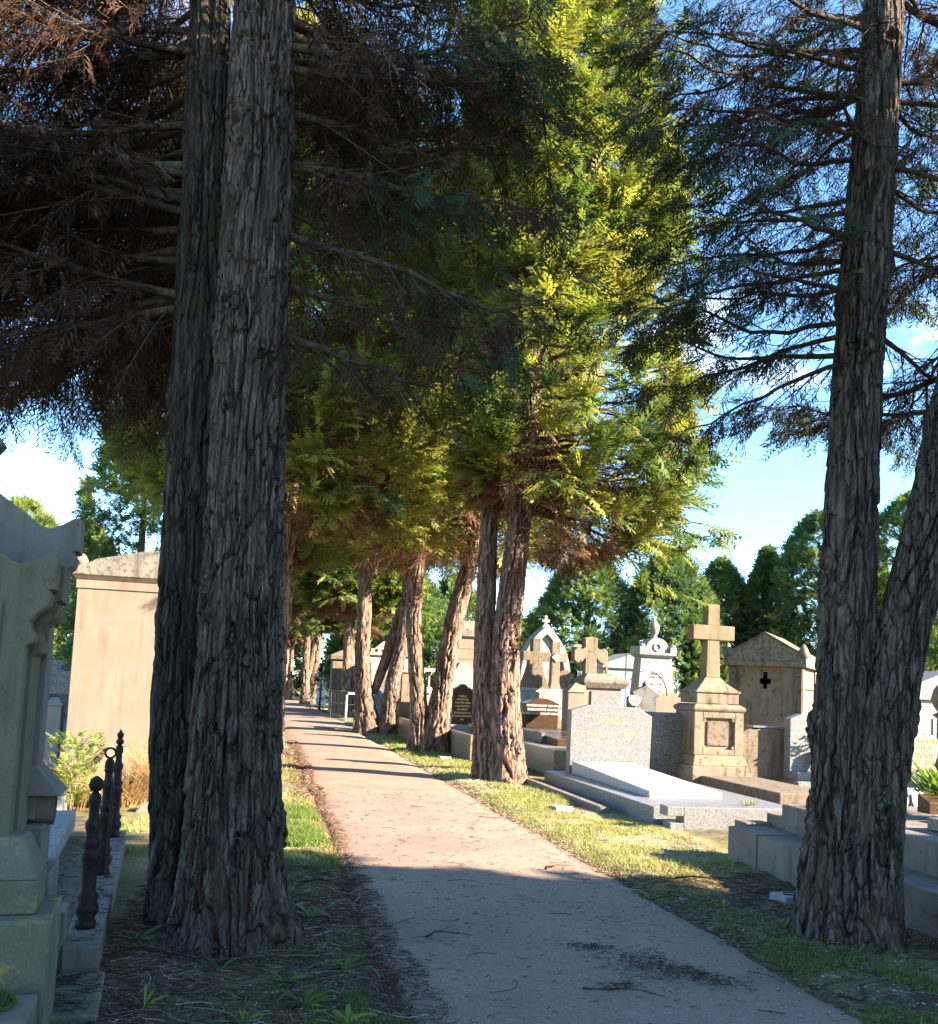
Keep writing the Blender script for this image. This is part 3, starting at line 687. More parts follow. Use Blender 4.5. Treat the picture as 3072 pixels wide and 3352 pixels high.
# unseen conifers added right of the frame to shade the near part of the path
for i,(x,y,H,Rm,sd) in enumerate([(12.2,.80,11.2,3.3,340),(15.8,-2.6,12.5,3.4,341),(10.2,-4.0,11,3.2,342)]):
    dense('dense_conifer',['tall dense conifer of the next row, just right of the view','tall dense conifer of the next row, furthest right behind the viewer','tall dense conifer of the next row, right behind the viewer'][i],sd,H,Rm,'col',22000,GB,loc=(x,y,0),size=(.8,1.3),base=.2,lump=.10)
# ================================================================ right side graves
# --- pale granite grave with hexagonal headstone
g=thing('granite_grave','pale speckled granite grave with six-sided headstone and sloping slab at the path edge','grave',5.7,13.0)
ox,oy=5.7,13.0
MB().box(4.75-ox,6.75-ox,10.8-oy,15.3-oy,-.1,.23).build('plinth',M['granite'],g)
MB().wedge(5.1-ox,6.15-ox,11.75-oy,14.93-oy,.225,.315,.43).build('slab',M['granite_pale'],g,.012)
hd=MB().prism([(5.08-ox,.225),(6.50-ox,.225),(6.53-ox,1.20),(6.27-ox,1.345),(5.42-ox,1.365),(5.08-ox,1.265)],15.0-oy,15.2-oy).build('headstone',M['granite'],g,.012)
for tx,z,sz in (('FAMILLE',1.10,.135),('CHAILLEY . BERT',.88,.145)):
    lettering(tx,sz,(5.80-ox,14.999-oy,z),M['engr'],hd,bold=.003)
MB().box(5.67-ox,5.93-ox,14.996-oy,14.999-oy,.728,.738).build('rule_mark',M['engr'],hd,0)
k=MB(); k.box(4.95-ox,6.75-ox,10.38-oy,10.60-oy,-.1,.285); k.box(4.78-ox,4.95-ox,10.38-oy,10.60-oy,-.1,.10); k.box(4.74-ox,4.95-ox,10.38-oy,10.60-oy,.18,.29)
k.build('front_kerb',M['granite'],g)
# --- dark granite stele behind it
g=thing('dark_stele','dark granite stele with a black polished edge, behind the pale hexagonal headstone','tombstone',7.2,15.75)
MB().box(-.44,.5,-.10,.14,-.05,1.26).build('stele_body',M['granite_dark'],g)
MB().box(-.455,.42,-.06,.12,1.26,1.275).build('polished_top',M['blue_polish'],g,0)
MB().box(-.47,-.44,-.08,.12,.35,1.24).build('polished_edge',M['black'],g,0)
# --- tall cross on a panelled pedestal with a long slab
g=thing('cross_monument','tall lichen-stained stone cross on a panelled pedestal at the head of a long brown slab','grave',7.84,15.4)
ox,oy=7.78,15.4
MB().box(7.38-ox,8.42-ox,12.48-oy,14.98-oy,-.1,.245).build('slab',M['slab_old'],g,.02)
p=MB(); p.box(7.22-ox,8.34-ox,14.98-oy,16.1-oy,-.1,.40); p.fru(7.26-ox,8.30-ox,15.04-oy,16.04-oy,.40,7.32-ox,8.24-ox,15.12-oy,15.96-oy,.58)
p.build('base_block',M['limestone_old'],g,.015)
p=MB(); p.box(-.46,.46,-.20,.52,.58,1.33)
for a in ((-.47,-.30,.58,1.33),(.30,.47,.58,1.33)): p.box(a[0],a[1],-.26,-.20,a[2],a[3])
p.box(-.30,.30,-.26,-.20,.58,.68); p.box(-.30,.30,-.26,-.20,1.22,1.33)
for sx in (-1,1):
    for z in (.68,1.16): p.box(min(sx*.30,sx*.245),max(sx*.30,sx*.245),-.255,-.20,z,z+.06)
p.build('pedestal',M['limestone_old'],g,.012)
MB().box(-.205,.205,-.225,-.20,.74,1.165).build('panel',M['slab_old'],g,.015)
p=MB(); p.fru(-.47,.47,-.27,.53,1.33,-.495,.495,-.295,.555,1.365); p.box(-.495,.495,-.295,.555,1.365,1.41); p.fru(-.495,.495,-.295,.555,1.41,-.42,.42,-.22,.48,1.46)
p.box(-.40,.40,-.20,.46,1.47,1.66); p.box(-.425,.425,-.225,.485,1.66,1.70); p.fru(-.40,.40,-.20,.46,1.70,-.24,.24,-.06,.32,1.83); p.fru(-.235,.235,-.055,.315,1.83,-.15,.15,.0,.26,1.93)
p.build('cornice',M['limestone_old'],g,.01)
p=MB(); p.fru(-.135,.135,.0,.26,1.93,-.115,.115,.02,.24,2.60); p.box(-.40,.40,.0,.26,2.60,2.86); p.fru(-.115,.115,.02,.24,2.86,-.112,.112,.02,.24,3.24)
p.build('cross',M['cross_stone'],g,.012)
# --- small mausoleum with a cross-shaped opening
g=thing('small_mausoleum','weathered gabled mausoleum with a cross-shaped opening, left of the forked right-hand tree','mausoleum',11.5,20.0,rz=R(-40))
w=.80; F=-.0
p=MB()
p.box(-w,-.13,F,.22,0,2.35); p.box(.13,w,F,.22,0,2.35); p.box(-.13,.13,F,.22,0,1.83); p.box(-.13,.13,F,.22,2.22,2.35)
p.box(-.13,-.05,F,.22,2.07,2.22); p.box(.05,.13,F,.22,2.07,2.22); p.box(-.13,-.05,F,.22,1.83,1.94); p.box(.05,.13,F,.22,1.83,1.94)
p.box(-w,-w+.2,.22,2.4,0,2.35); p.box(w-.2,w,.22,2.4,0,2.35); p.box(-w+.2,w-.2,2.2,2.4,0,2.35)
p.build('wall',M['limestone_old'],g,0)
p=MB(); 
for x in (-w-.03,w-.15): p.box(x,x+.18,-.045,-.003,0.3,2.33)
p.box(-w-.05,w+.05,-.07,-.046,-.1,.3); p.box(w+.003,w+.045,.0,2.4,-.1,.3)
p.box(w+.003,w+.04,.05,.3,.3,2.33); p.box(w+.003,w+.04,2.1,2.35,.3,2.33); p.box(w+.003,w+.05,.0,2.4,1.85,1.93)
p.build('pilaster',M['slab_old'],g,.01)
p=MB(); p.box(-w-.14,w+.14,-.16,2.5,2.352,2.47); p.prism([(-w-.14,2.47),(w+.14,2.47),(w+.10,2.60),(0,3.12),(-w-.10,2.60)],-.13,2.5)
p.build('cornice',M['coping'],g,.01)
p=MB(); p.add([(-w-.10,-.15,2.602),(0,-.15,3.122),(0,2.52,3.122),(-w-.10,2.52,2.602),(-w-.10,-.15,2.64),(0,-.15,3.16),(0,2.52,3.16),(-w-.10,2.52,2.64)],[(0,1,2,3),(7,6,5,4),(4,5,1,0),(6,7,3,2),(7,4,0,3)])
p.add([(w+.10,-.15,2.602),(0,-.15,3.122),(0,2.52,3.122),(w+.10,2.52,2.602),(w+.10,-.15,2.64),(0,-.15,3.16),(0,2.52,3.16),(w+.10,2.52,2.64)],[(3,2,1,0),(4,5,6,7),(0,1,5,4),(2,3,7,6),(3,0,4,7)])
p.build('roof',M['slab_old'],g,0)
for x in (-w-.06,w+.06): MB().lathe([(.10,2.55),(.13,2.66),(.10,2.76),(.04,2.86),(.01,2.89)],x,-.06,10).build('acroterion',M['coping'],g,0,True)
# --- round-shouldered low stele
g=thing('low_stele','low brown stone stele with a rounded left shoulder, right of the cross pedestal','tombstone',8.75,15.25)
MB().prism([(-.52,-.1),(.7,-.1),(.7,1.06),(.05,1.08),(-.18,1.04)]+arc(-.20,.74,.32,75,180,8)[1:],0,.28).build('stele_body',M['slab_old'],g,.012)
MB().box(-.2,.7,-.02,.3,1.083,1.115).build('coping',M['blue_polish'],g,.004)
# --- granite stele with vase
g=thing('granite_stele','pale granite stele with a chamfered corner on a stepped base, partly behind the right-hand tree','tombstone',9.6,15.0)
MB().prism([(-.47,.36),(.5,.36),(.5,1.34),(-.25,1.36),(-.47,1.27)],.0,.2).build('headstone',M['granite'],g)
MB().box(-.52,.6,-.35,.3,-.1,.21).build('base_block',M['granite_dark'],g); MB().box(-.44,.56,-.22,.26,.21,.36).build('plinth',M['granite'],g)
v=thing('flower_vase','black urn-shaped vase with faded red flowers in front of the pale granite stele','vase',9.62,14.87,.362)
MB().lathe([(.05,0),(.075,.01),(.04,.06),(.07,.14),(.10,.25),(.09,.32),(.075,.36),(.085,.38)],0,0,14).build('vase_body',M['black'],v,0,True)
def flowers(root, n, rad, z0, z1, mat, seed, size=.035, leafy=True, name='bouquet', leafn=60, lsize=(.10,.2)):
    rng=np.random.default_rng(seed); nb=NB()
    for i in range(n):
        a=rng.uniform(0,6.28); r=rad*rng.random()**.5; z=rng.uniform(z0,z1); c=np.array([r*math.cos(a),r*math.sin(a),z])
        for k in range(7):
            b=k*.9+rng.uniform(-.2,.2); d=np.array([math.cos(b)*.8,math.sin(b)*.8,rng.uniform(.1,.8)]); n_=np.cross(d,[0,0,1]); n_/=np.linalg.norm(n_)
            V=np.array([c,c+d*size*.6+n_*size*.4,c+d*size*1.2,c+d*size*.6-n_*size*.4]); nb.add(V,np.array([[0,1,2,3]]))
    nb.build(name,mat,root)
    if leafy:
        nb=NB(); m=leafn; a=rng.uniform(0,6.28,m); r=rad*rng.random(m)**.5
        P=np.stack([r*np.cos(a)*.7,r*np.sin(a)*.7,rng.uniform(z0-.12,z1-.05,m)],1); D=np.stack([np.cos(a),np.sin(a),rng.uniform(.3,1.2,m)],1)
        w=rng.uniform(*lsize,m)
        for i in range(m):
            d=D[i]/np.linalg.norm(D[i]); n_=np.cross(d,[0,0,1]); n_/=np.linalg.norm(n_); p_=P[i]
            nb.add(np.array([p_,p_+d*w[i]*.5+n_*w[i]*.14,p_+d*w[i],p_+d*w[i]*.5-n_*w[i]*.14]),np.array([[0,1,2,3]]),np.full(4,rng.uniform(.3,1)))
        nb.build('leaves',M['plant'],root)
flowers(v,16,.13,.45,.66,M['pink_flower'],3,.05,True,'bouquet',30,(.08,.14))
# --- stepped granite tomb in front on the right, behind the forked tree
g=thing('stepped_tomb','stepped weathered granite tomb running behind the forked right-hand tree','grave',5.7,7.0)
ox,oy=5.7,7.0
MB().box(4.52-ox,5.6-ox,7.965-oy,8.50-oy,-.1,.355).build('corner_kerb',M['granite_block'],g,.012)
MB().box(4.52-ox,4.955-ox,4.2-oy,7.945-oy,-.1,.35).build('side_kerb',M['granite_block'],g,.012)
MB().box(4.96-ox,6.7-ox,4.2-oy,8.28-oy,-.1,.60).build('body',M['granite_block'],g,.014)
p=MB(); p.box(5.0-ox,5.35-ox,8.30-oy,8.62-oy,-.1,.47); p.box(4.72-ox,5.0-ox,8.51-oy,8.75-oy,-.1,.38); p.build('end_block',M['granite_block'],g,.01)
MB().box(5.35-ox,6.1-ox,6.3-oy,6.75-oy,.602,.70).build('step_stone',M['granite_dark'],g,.01)
MB().box(5.75-ox,6.7-ox,7.05-oy,7.2-oy,.602,.66).build('planter_edge',M['grey_stone'],g,.01)
v=thing('memorial_plaque','dark brown tilted plaque with gold script on top of the stepped tomb','plaque',6.05,7.22,.662)
MB().wedge(-.30,.34,-.0,.16,0,.10,.16).build('plaque_body',M['brown_polish'],v,.004)
lettering('Claude',.09,(-.10,-.003,.055),M['gold'],v,align='CENTER')
v=thing('flowering_plant','bright green plants with red blooms growing on the stepped tomb','plant',6.25,7.55,.60)
flowers(v,7,.42,.26,.40,M['red_flower'],7,.06,True,'blossom',260,(.12,.24))
v=thing('small_marker_plaque','small white marble plaque with a dark figure, behind the flowering plants','plaque',7.4,9.6,.35)
MB().box(-.18,.18,0,.06,0,.30).build('plaque_body',M['marble'],v,.01)
MB().tube([(-.03,-.004,.06),(0,-.004,.15),(-.01,-.004,.23)],.012,5).tube([(0,-.004,.15),(.05,-.004,.06)],.01,5).build('figure_mark',M['black'],v,0)
MB().box(-.4,.4,-.1,.5,-.36,-.002).build('support_block',M['grey_stone'],v,.01)
# --- graves at the far right edge
g=thing('heart_stone','rough heart-shaped granite headstone with gold letters, right of the forked tree','tombstone',11.0,14.0)
MB().prism([(-.15,.42),(.12,.5),(.30,.72),(.34,1.02),(.18,1.12),(.03,1.10),(-.12,1.16),(-.32,1.12),(-.42,.95),(-.36,.65)],0,.22).build('headstone',M['granite'],g,.02)
MB().box(-.5,.55,-.2,.4,-.1,.42).build('base_block',M['black'],g)
lettering('A LA MEMOIRE\nDE NOS\nPARENTS\n1903 - 1987',.10,(.02,-.004,.83),M['gold'],g)
g=thing('urn_column','pale stone column topped with a bulbous urn at the right edge','monument',13.9,17.0)
MB().lathe([(.30,0),(.30,.35),(.22,.45),(.17,.5),(.16,1.35),(.24,1.42),(.14,1.48),(.22,1.60),(.27,1.75),(.22,1.95),(.12,2.08),(.08,2.14),(.02,2.2)],0,0,18).build('column',M['limestone_old'],g,0,True)
g=thing('white_chapel','pale low chapel wall at the far right behind the urn column','chapel',16.6,20.5)
MB().box(-1.2,1.6,0,2.2,-.1,1.75).build('wall',M['white_stone'],g); MB().box(-1.3,1.7,-.1,2.3,1.753,1.9).prism([(-1.3,1.9),(1.7,1.9),(.2,2.5)],-.08,2.3).build('roof',M['grey_stone'],g)
MB().box(-.2,.5,-.03,-.003,.0,1.3).build('door',M['blue_panel'],g)

# --- stone block tomb just left of the granite grave, with the sloping slab
g=thing('block_tomb','low polished brown stone tomb behind the three-stemmed tree, left of the pale hexagonal headstone','grave',6.1,18.5)
ox,oy=6.1,18.5
MB().box(5.29-ox,7.0-ox,16.5-oy,20.6-oy,-.1,.49).build('body',M['granite_brown'],g,.012)
MB().box(5.15-ox,7.05-ox,16.25-oy,16.49-oy,-.1,.08).build('step',M['grey_stone'],g)
s=MB().wedge(5.75-ox,6.85-ox,17.75-oy,20.4-oy,.492,.62,.72).build('sloping_slab',M['brown_polish'],g,.012)
MB().box(5.68-ox,5.75-ox,18.6-oy,20.4-oy,.492,.70).build('side_rail',M['granite_dark'],g,.006)
lettering('FAMILLE',.10,(6.25-ox,17.747-oy,.556),M['pale_letter'],s)
g=thing('low_kerb','low mossy grave kerb in the grass, left of the pale granite grave','kerb',4.45,13.9)
MB().box(-.05,.09,-2.2,1.6,-.1,.10).box(-.22,.09,1.62,2.0,-.1,.19).build('kerb_stone',M['coping'],g,.02)
# --- curved headstone with three lines of names
g=thing('curved_headstone','dark brown headstone with arched top and three lines of names, beyond the low brown tomb','tombstone',6.5,21.5)
MB().prism([(-.5,-.1),(.62,-.1),(.62,.80)]+arc(.30,.72,.32,15,80,6,.34)+arc(-.20,.74,.30,100,180,6,.33),.05,.35).build('flank',M['granite_brown'],g,.015)
hs=MB().prism([(-.34,.2),(.44,.2),(.44,1.22),(.48,1.24)]+[(.30,1.31),(.17,1.355),(.05,1.365),(-.08,1.355),(-.22,1.31)]+[(-.40,1.24),(-.34,1.22)],-.06,.30).build('headstone',M['brown_polish'],g,.01)
lettering('CHARLES MAILLET 1859-1947\nEMILE LAMOTTE 1842-1923\nMARIE LOUISE MAILLET 1870-1940',.062,(.05,-.063,1.10),M['pale_letter'],hs,lead=1.5,bold=.002)
# --- flared cross
g=thing('flared_cross','stout pale stone cross with a flared foot, between the three-stemmed tree and the arch monument','monument',7.1,24.0)
ox=7.1
fl=[(.17,2.33),(.19,2.2),(.24,2.0),(.30,1.82),(.38,1.66),(.40,1.60)]
pts=[(-x,z) for x,z in fl[::-1]]+[(-.36,2.33),(-.36,2.57),(-.10,2.57),(-.10,2.92),(.11,2.92),(.11,2.57),(.38,2.57),(.38,2.33)]+fl
p=MB(); p.prism(pts[::-1],-.0,.30); p.build('cross',M['slab_old'],g,.012)
p=MB(); p.box(-.50,.52,-.1,.5,-.1,1.50); p.box(-.44,.44,-.06,.42,1.50,1.598); p.build('base_block',M['grey_stone'],g,.015)
# --- gothic arch monument
g=thing('gothic_monument','tall pale pointed-arch monument with a round medallion at its top','monument',9.23,30.0)
def gothic(w,zs,h,n=10):
    r=(h*h+w*w)/(2*w)
    L=[(w-r+r*math.cos(t),zs+r*math.sin(t)) for t in np.linspace(0,math.asin(min(1,h/r)),n)]
    return L+[(-x,z) for x,z in L[::-1][1:]]
p=MB(); p.prism([(-.86,-.1),(.86,-.1)]+gothic(.86,2.0,1.70),.12,.8); p.build('body',M['grey_stone'],g,.01)
o_=gothic(.86,2.0,1.70,12); i_=gothic(.66,2.0,1.42,12)
p=MB(); n=len(o_)
for k in range(n-1):
    a,b,c,d=o_[k],o_[k+1],i_[k+1],i_[k]
    p.add([(a[0],0,a[1]),(b[0],0,b[1]),(c[0],0,c[1]),(d[0],0,d[1]),(a[0],.118,a[1]),(b[0],.118,b[1]),(c[0],.118,c[1]),(d[0],.118,d[1])],[(0,1,2,3),(4,5,1,0),(3,2,6,7)])
p.box(-.86,-.66,0,.118,-.1,2.0); p.box(.66,.86,0,.118,-.1,2.0)
p.build('arch_rib',M['white_stone'],g,0)
MB().ring(0,2.85,.05,.24,.17,.12).build('medallion_ring',M['white_stone'],g,0); MB().lathe([(.15,0),(.12,.04),(.02,.07)],0,0,16).build('medallion',M['slab_old'],g,0)
md=bpy.data.objects[g.children[-1].name]; md.rotation_euler=(R(90),0,0); md.location=(0,.12,2.85)
p=MB(); p.box(-.05,.05,.2,.3,3.66,4.05); p.box(-.13,.13,.2,.3,3.82,3.92); p.fru(-.16,.16,.1,.4,3.62,-.08,.08,.16,.34,3.75); p.build('finial_cross',M['white_stone'],g,.008)
p=MB(); p.box(-.60,.60,.06,.118,1.2,1.95); p.build('panel',M['limestone'],g,.01)
# --- ornate cross in front of the arch
g=thing('ornate_cross','pale stone cross with a diamond boss in front of the arch monument','monument',8.6,27.0)
p=MB(); p.box(-.12,.14,0,.26,1.78,3.02); p.box(-.36,.38,.02,.24,2.42,2.68); p.fru(-.16,.18,-.03,.29,1.6,-.12,.14,0,.26,1.80); p.build('cross',M['limestone_old'],g,.015)
p=MB(); p.prism([(-.14,2.55),(.01,2.39),(.16,2.55),(.01,2.71)],-.03,-.002); p.build('diamond_boss',M['white_stone'],g,.006)
p=MB(); p.box(-.3,.42,-.1,.6,1.02,1.6); p.box(-.42,.54,-.2,.7,-.1,.9); p.fru(-.36,.48,-.14,.64,.9,-.3,.42,-.1,.6,1.02); p.build('pedestal',M['white_stone'],g,.012)
p=MB(); p.prism([(.16,1.602),(.56,1.602),(.56,2.10),(.36,2.22),(.16,2.12)],.1,.28); p.build('side_tablet',M['slab_old'],g,.01)
# --- cross with splayed arms
g=thing('splayed_cross','lichened stone cross with splayed arm ends and small hanging cross, left of the obelisk','monument',8.28,23.0)
p=MB(); p.prism([(-.15,1.85),(.17,1.85),(.15,2.44),(.24,2.34),(.36,2.30),(.46,2.38),(.46,2.62),(.36,2.70),(.24,2.66),(.16,2.72),(.17,2.92),(.20,2.94),(.0,3.0),(-.20,2.94),(-.17,2.92),(-.16,2.72),(-.24,2.66),(-.36,2.70),(-.46,2.62),(-.46,2.38),(-.36,2.30),(-.24,2.34),(-.15,2.44)],0,.26)
p.build('cross',M['limestone_old'],g,.015)
p=MB(); p.fru(-.38,.40,-.15,.45,1.70,-.20,.22,-.04,.3,1.88); p.box(-.40,.42,-.16,.46,-.1,1.70); p.build('base_block',M['limestone_old'],g,.015)
p=MB(); p.box(.36,.43,-.1,-.04,1.702,2.25); p.box(.25,.54,-.1,-.04,1.98,2.06); p.build('small_cross',M['slab_old'],g,.006)
# --- tomb stele with hipped coping and granite plaque
g=thing('coped_stele','tan stele with a hipped mossy coping and a grey granite plaque, above the hexagonal headstone','tombstone',7.55,20.0)
p=MB(); p.box(-.48,.40,.0,.5,-.1,1.66); p.build('stele_body',M['limestone'],g,.01)
p=MB(); p.fru(-.48,.44,-.05,.55,1.66,-.54,.54,-.12,.62,1.78); p.box(-.54,.54,-.12,.62,1.78,1.85); p.fru(-.54,.54,-.12,.62,1.85,-.38,.34,.12,.40,1.99); p.build('coping',M['coping'],g,.01)
MB().box(-.33,.34,-.03,-.003,.6,1.60).build('plaque',M['granite'],g,.006)
p=MB(); p.box(-.90,-.485,-.12,.3,-.1,1.55); p.fru(-.93,-.485,-.15,.33,1.55,-.72,-.485,-.05,.2,1.76); p.build('side_pier',M['limestone'],g,.012)
# --- obelisk
g=thing('urn_obelisk','tall pale tapering monument with inscribed tablet, domed cap and lantern-shaped urn','monument',11.4,26.0)
p=MB(); p.box(-.72,.86,-.25,.9,-.1,1.05); p.prism([(-.62,1.05),(.78,1.05),(.76,1.5),(.64,1.52),(.56,1.65),(-.46,1.65),(-.5,1.5),(-.62,1.48)],-.12,.75); p.build('base_block',M['limestone'],g,.012)
p=MB(); p.fru(-.56,.58,-.02,.62,1.65,-.47,.50,.04,.56,2.66); p.build('shaft',M['white_stone'],g,.01)
tb=MB().add([(-.42,-.035,1.30),(.42,-.035,1.30),(.36,.03,2.52),(-.34,.03,2.52),(-.42,0.03,1.30),(.42,.03,1.30),(.36,.09,2.52),(-.34,.09,2.52)],[(0,1,2,3),(0,4,5,1),(1,5,6,2),(2,6,7,3),(3,7,4,0),(7,6,5,4)]).build('tablet',M['marble'],g,0)
lettering('ICI REPOSENT\n\nREGRETS\n1848 - 1901\n\n1852 - 1912\n\n1879 - 1934\n\nDE PROFUNDIS',.088,(0,-.008,1.92),M['dark_stone'],tb,rz=0,tilt=86.5)
p=MB(); p.fru(-.47,.50,.0,.6,2.66,-.57,.60,-.08,.68,2.74); p.box(-.57,.60,-.08,.68,2.74,2.80)
for x in (-.57,.40): p.box(x,x+.2,-.08,.68,2.80,2.98); p.lathe([(.1,2.98),(.08,3.04),(.02,3.06)],x+.1,-.0,10)
p.build('cornice',M['white_stone'],g,.01)
p=MB(); p.prism([(-.36,2.80),(.40,2.80),(.40,2.92)]+arc(.02,2.92,.36,12,168,12,.33)+[(-.36,2.92)],.0,.55); p.build('dome',M['white_stone'],g,.01)
MB().ring(.02,2.98,-.03,.13,.075,-.002,18).build('wreath',M['white_stone'],g,0)
MB().lathe([(.16,3.2),(.10,3.28),(.07,3.34),(.13,3.40),(.15,3.50),(.16,3.62),(.09,3.72),(.04,3.80),(.015,3.86)],.02,.27,12).build('urn',M['grey_stone'],g,0,True)
# --- dark pentagon stele
g=thing('pointed_stele','black-stained pointed stele with a small knob, in front of the obelisk','tombstone',7.7,18.0)
MB().prism([(-.23,-.1),(.25,-.1),(.22,1.42),(.29,1.58),(.0,1.76),(-.31,1.62),(-.25,1.45)],0,.18).build('stele_body',M['dark_stone'],g,.01)
MB().lathe([(.06,1.74),(.07,1.79),(.03,1.83),(.01,1.87)],0,.09,8).build('knob',M['dark_stone'],g,0,True)
g=thing('memorial_plaque','small heart-shaped pale plaque on an iron stake above the hexagonal headstone','plaque',7.28,17.6,0)
MB().prism([(-.05,1.34),(.06,1.34),(.13,1.42),(.135,1.50),(.08,1.555),(0,1.54),(-.08,1.555),(-.135,1.50),(-.13,1.42)],0,.03).build('plaque_body',M['white_stone'],g,.004)
MB().tube([(0,.04,-.1),(0,.04,1.4)],.012,6).build('stake',M['iron'],g,0)
MB().box(-.07,.07,-.003,-.001,1.40,1.41).box(-.08,.08,-.003,-.001,1.44,1.45).box(-.05,.05,-.003,-.001,1.37,1.378).build('inscription',M['dark_stone'],g,0)
# --- blue-doored chapel behind, iron arch
g=thing('chapel_tomb','small grey chapel tomb with a sky-blue door panel behind the obelisk','chapel',12.2,30.0)
p=MB(); p.box(-.95,1.3,0,1.6,-.1,2.4); p.build('wall',M['white_stone'],g); p=MB(); p.prism([(-1.05,2.4),(1.4,2.4),(1.3,2.55),(.15,2.95),(-.95,2.55)],-.1,1.7); p.build('roof',M['grey_stone'],g)
MB().box(-.78,.0,-.03,-.003,.3,2.15).build('door',M['blue_panel'],g)
g=thing('iron_arch','thin rusty iron rods and arch standing between the splayed cross and the obelisk','railing',8.6,22.0)
p=MB()
p.tube([(-.95,0,-.1),(-.95,0,2.34)],.014,6); p.tube([(.28,.1,-.1),(.28,.1,2.55)],.014,6); p.tube([(.3+.55*(1-math.cos(R(a))),.1,1.55+.62*math.sin(R(a))) for a in range(20,181,16)],.012,6); p.build('rod',M['iron'],g,0)

# --- between the trunks
g=thing('arched_board_stone','near-black headstone with arched pale rim and gold lines of text, between two right-hand trunks','tombstone',5.37,25.0)
rim=[(-.27,.4),(.27,.4),(.27,1.42)]+[(.24,1.47),(.12,1.53),(.05,1.60),(-.05,1.60),(-.12,1.53),(-.24,1.47)]+[(-.27,1.42)]
MB().prism([(x*1.1,z*1.015) for x,z in rim],.01,.16).build('rim',M['white_stone'],g,.006)
hs=MB().prism(rim,-.02,.008).build('headstone',M['brown_polish'],g,.004)
lettering('FAMILLE\nREGRETTES\nA NOTRE MERE\nA NOTRE PERE\nSOUVENIR\nDE SES ENFANTS\nET PETITS ENFANTS\n1961',.062,(0,-.023,.98),M['gold'],hs,lead=1.45,bold=.002)
MB().box(-.45,.45,-.25,.35,-.1,.40).build('base_block',M['slab_old'],g,.012)
g=thing('gabled_stele','pale grey gabled stele with a long sloping shoulder, beside the tan chapel tower','tombstone',6.2,29.0)
MB().prism([(-.5,-.1),(.7,-.1),(.7,2.05),(.45,2.0),(.30,2.10),(.1,2.32),(-.12,2.30),(-.25,2.05),(-.5,1.75)],0,.4).build('stele_body',M['grey_stone'],g,.015)
g=thing('tan_chapel','tan block-built chapel tower between the trunks, with a narrow slit window','chapel',8.5,37.0)
MB().box(-.95,1.3,0,2,-.1,3.55).build('wall',M['limestone'],g); MB().box(-1.1,1.45,-.12,2.1,3.553,3.85).fru(-1.1,1.45,-.12,2.1,3.85,-.7,1.0,.3,1.7,4.2).build('roof',M['coping'],g)
MB().box(.02,.14,-.02,-.003,2.95,3.3).build('window',M['black'],g,0)
MB().box(-.95,1.3,-.012,-.003,2.62,2.64).box(-.95,1.3,-.012,-.003,3.05,3.07).build('joint_line',M['slab_old'],g,0)
g=thing('planted_grave','brown-walled grave with pale end panel and leafy plants, right of the V-forked trunk','grave',5.0,20.6)
MB().box(4.36-5,4.44-5,-1.25,1.15,-.1,.56).build('side_wall',M['granite_brown'],g,.01); MB().box(4.40-5,5.5-5,1.16,1.26,-.1,.66).box(4.445-5,5.5-5,-1.24,-1.15,-.1,.50).build('end_panel',M['white_stone'],g,.01)
MB().box(4.445-5,5.6-5,-1.14,1.15,-.1,.47).build('bed',M['slab_old'],g,.01)
v=thing('leafy_plant','blue-green leafy plant on the brown-walled grave','plant',4.95,20.9,.47)
flowers(v,0,.01,.1,.2,M['pink_flower'],11,.03,False) if False else None
flowers(v,5,.25,.15,.25,M['white'],11,.02,True,'blossom',140,(.12,.26))
g=thing('brown_walled_grave','long low polished brown grave left of the nearer V-forked trunk','grave',4.9,25.8)
MB().box(4.1-4.9,4.2-4.9,-2.3,2.3,-.1,.55).box(4.21-4.9,5.6-4.9,-2.3,-2.2,-.1,.5).build('side_wall',M['granite_brown'],g,.01); MB().box(4.21-4.9,5.7-4.9,-2.19,2.3,-.1,.48).build('slab',M['grey_stone'],g,.01)
g=thing('flat_stele','tan slab-like stele rising between the two V-forked trunks','tombstone',4.35,28.6)
MB().box(-.14,.5,0,.25,-.1,1.9).build('stele_body',M['limestone_old'],g,.012); MB().box(-.2,.56,-.05,.3,1.9,1.97).build('coping',M['white_stone'],g,.008)
g=thing('dome_stone','small white domed stone ornament on a low wall between the trunks','ornament',4.95,28.0)
MB().lathe([(.02,1.30),(.115,1.305),(.115,1.38),(.09,1.46),(.04,1.50),(.005,1.51)],0,0,16).build('dome',M['white'],g,0,True); MB().box(-.35,.6,.0,.3,-.1,1.30).build('base_block',M['grey_stone'],g)
g=thing('columned_tomb','white tomb with small columns and flat lintel, seen between the trunks','chapel',5.7,32.5)
MB().box(-.3,.55,.2,.7,-.1,1.3).build('body',M['white_stone'],g,.01); MB().box(-.34,.6,.1,.8,2.0,2.14).build('lintel',M['white_stone'],g,.01)
for x in (-.2,.08,.42): MB().lathe([(.07,1.3),(.05,1.36),(.05,1.9),(.08,1.998)],x,.3,10).build('column',M['white_stone'],g,0,True)
g=thing('blue_grey_tomb','polished blue-grey tomb slab in the fork of the farther V trunk','grave',4.35,33.5)
MB().box(-.5,.6,-.5,.6,-.1,.9).build('body',M['white_stone'],g); MB().box(-.42,.5,-.53,-.503,.3,1.25).wedge(-.45,.53,-.5,.5,.903,1.28,1.30).build('slab',M['blue_polish'],g,.006)
g=thing('crenellated_chapel','white chapel with a toothed parapet behind the forked trunks','chapel',5.4,42.0)
p=MB(); p.box(-1.2,1.2,0,2.5,-.1,2.75)
p.build('wall',M['white_stone'],g); p=MB(); p.box(-1.3,1.3,-.1,2.6,2.753,2.9)
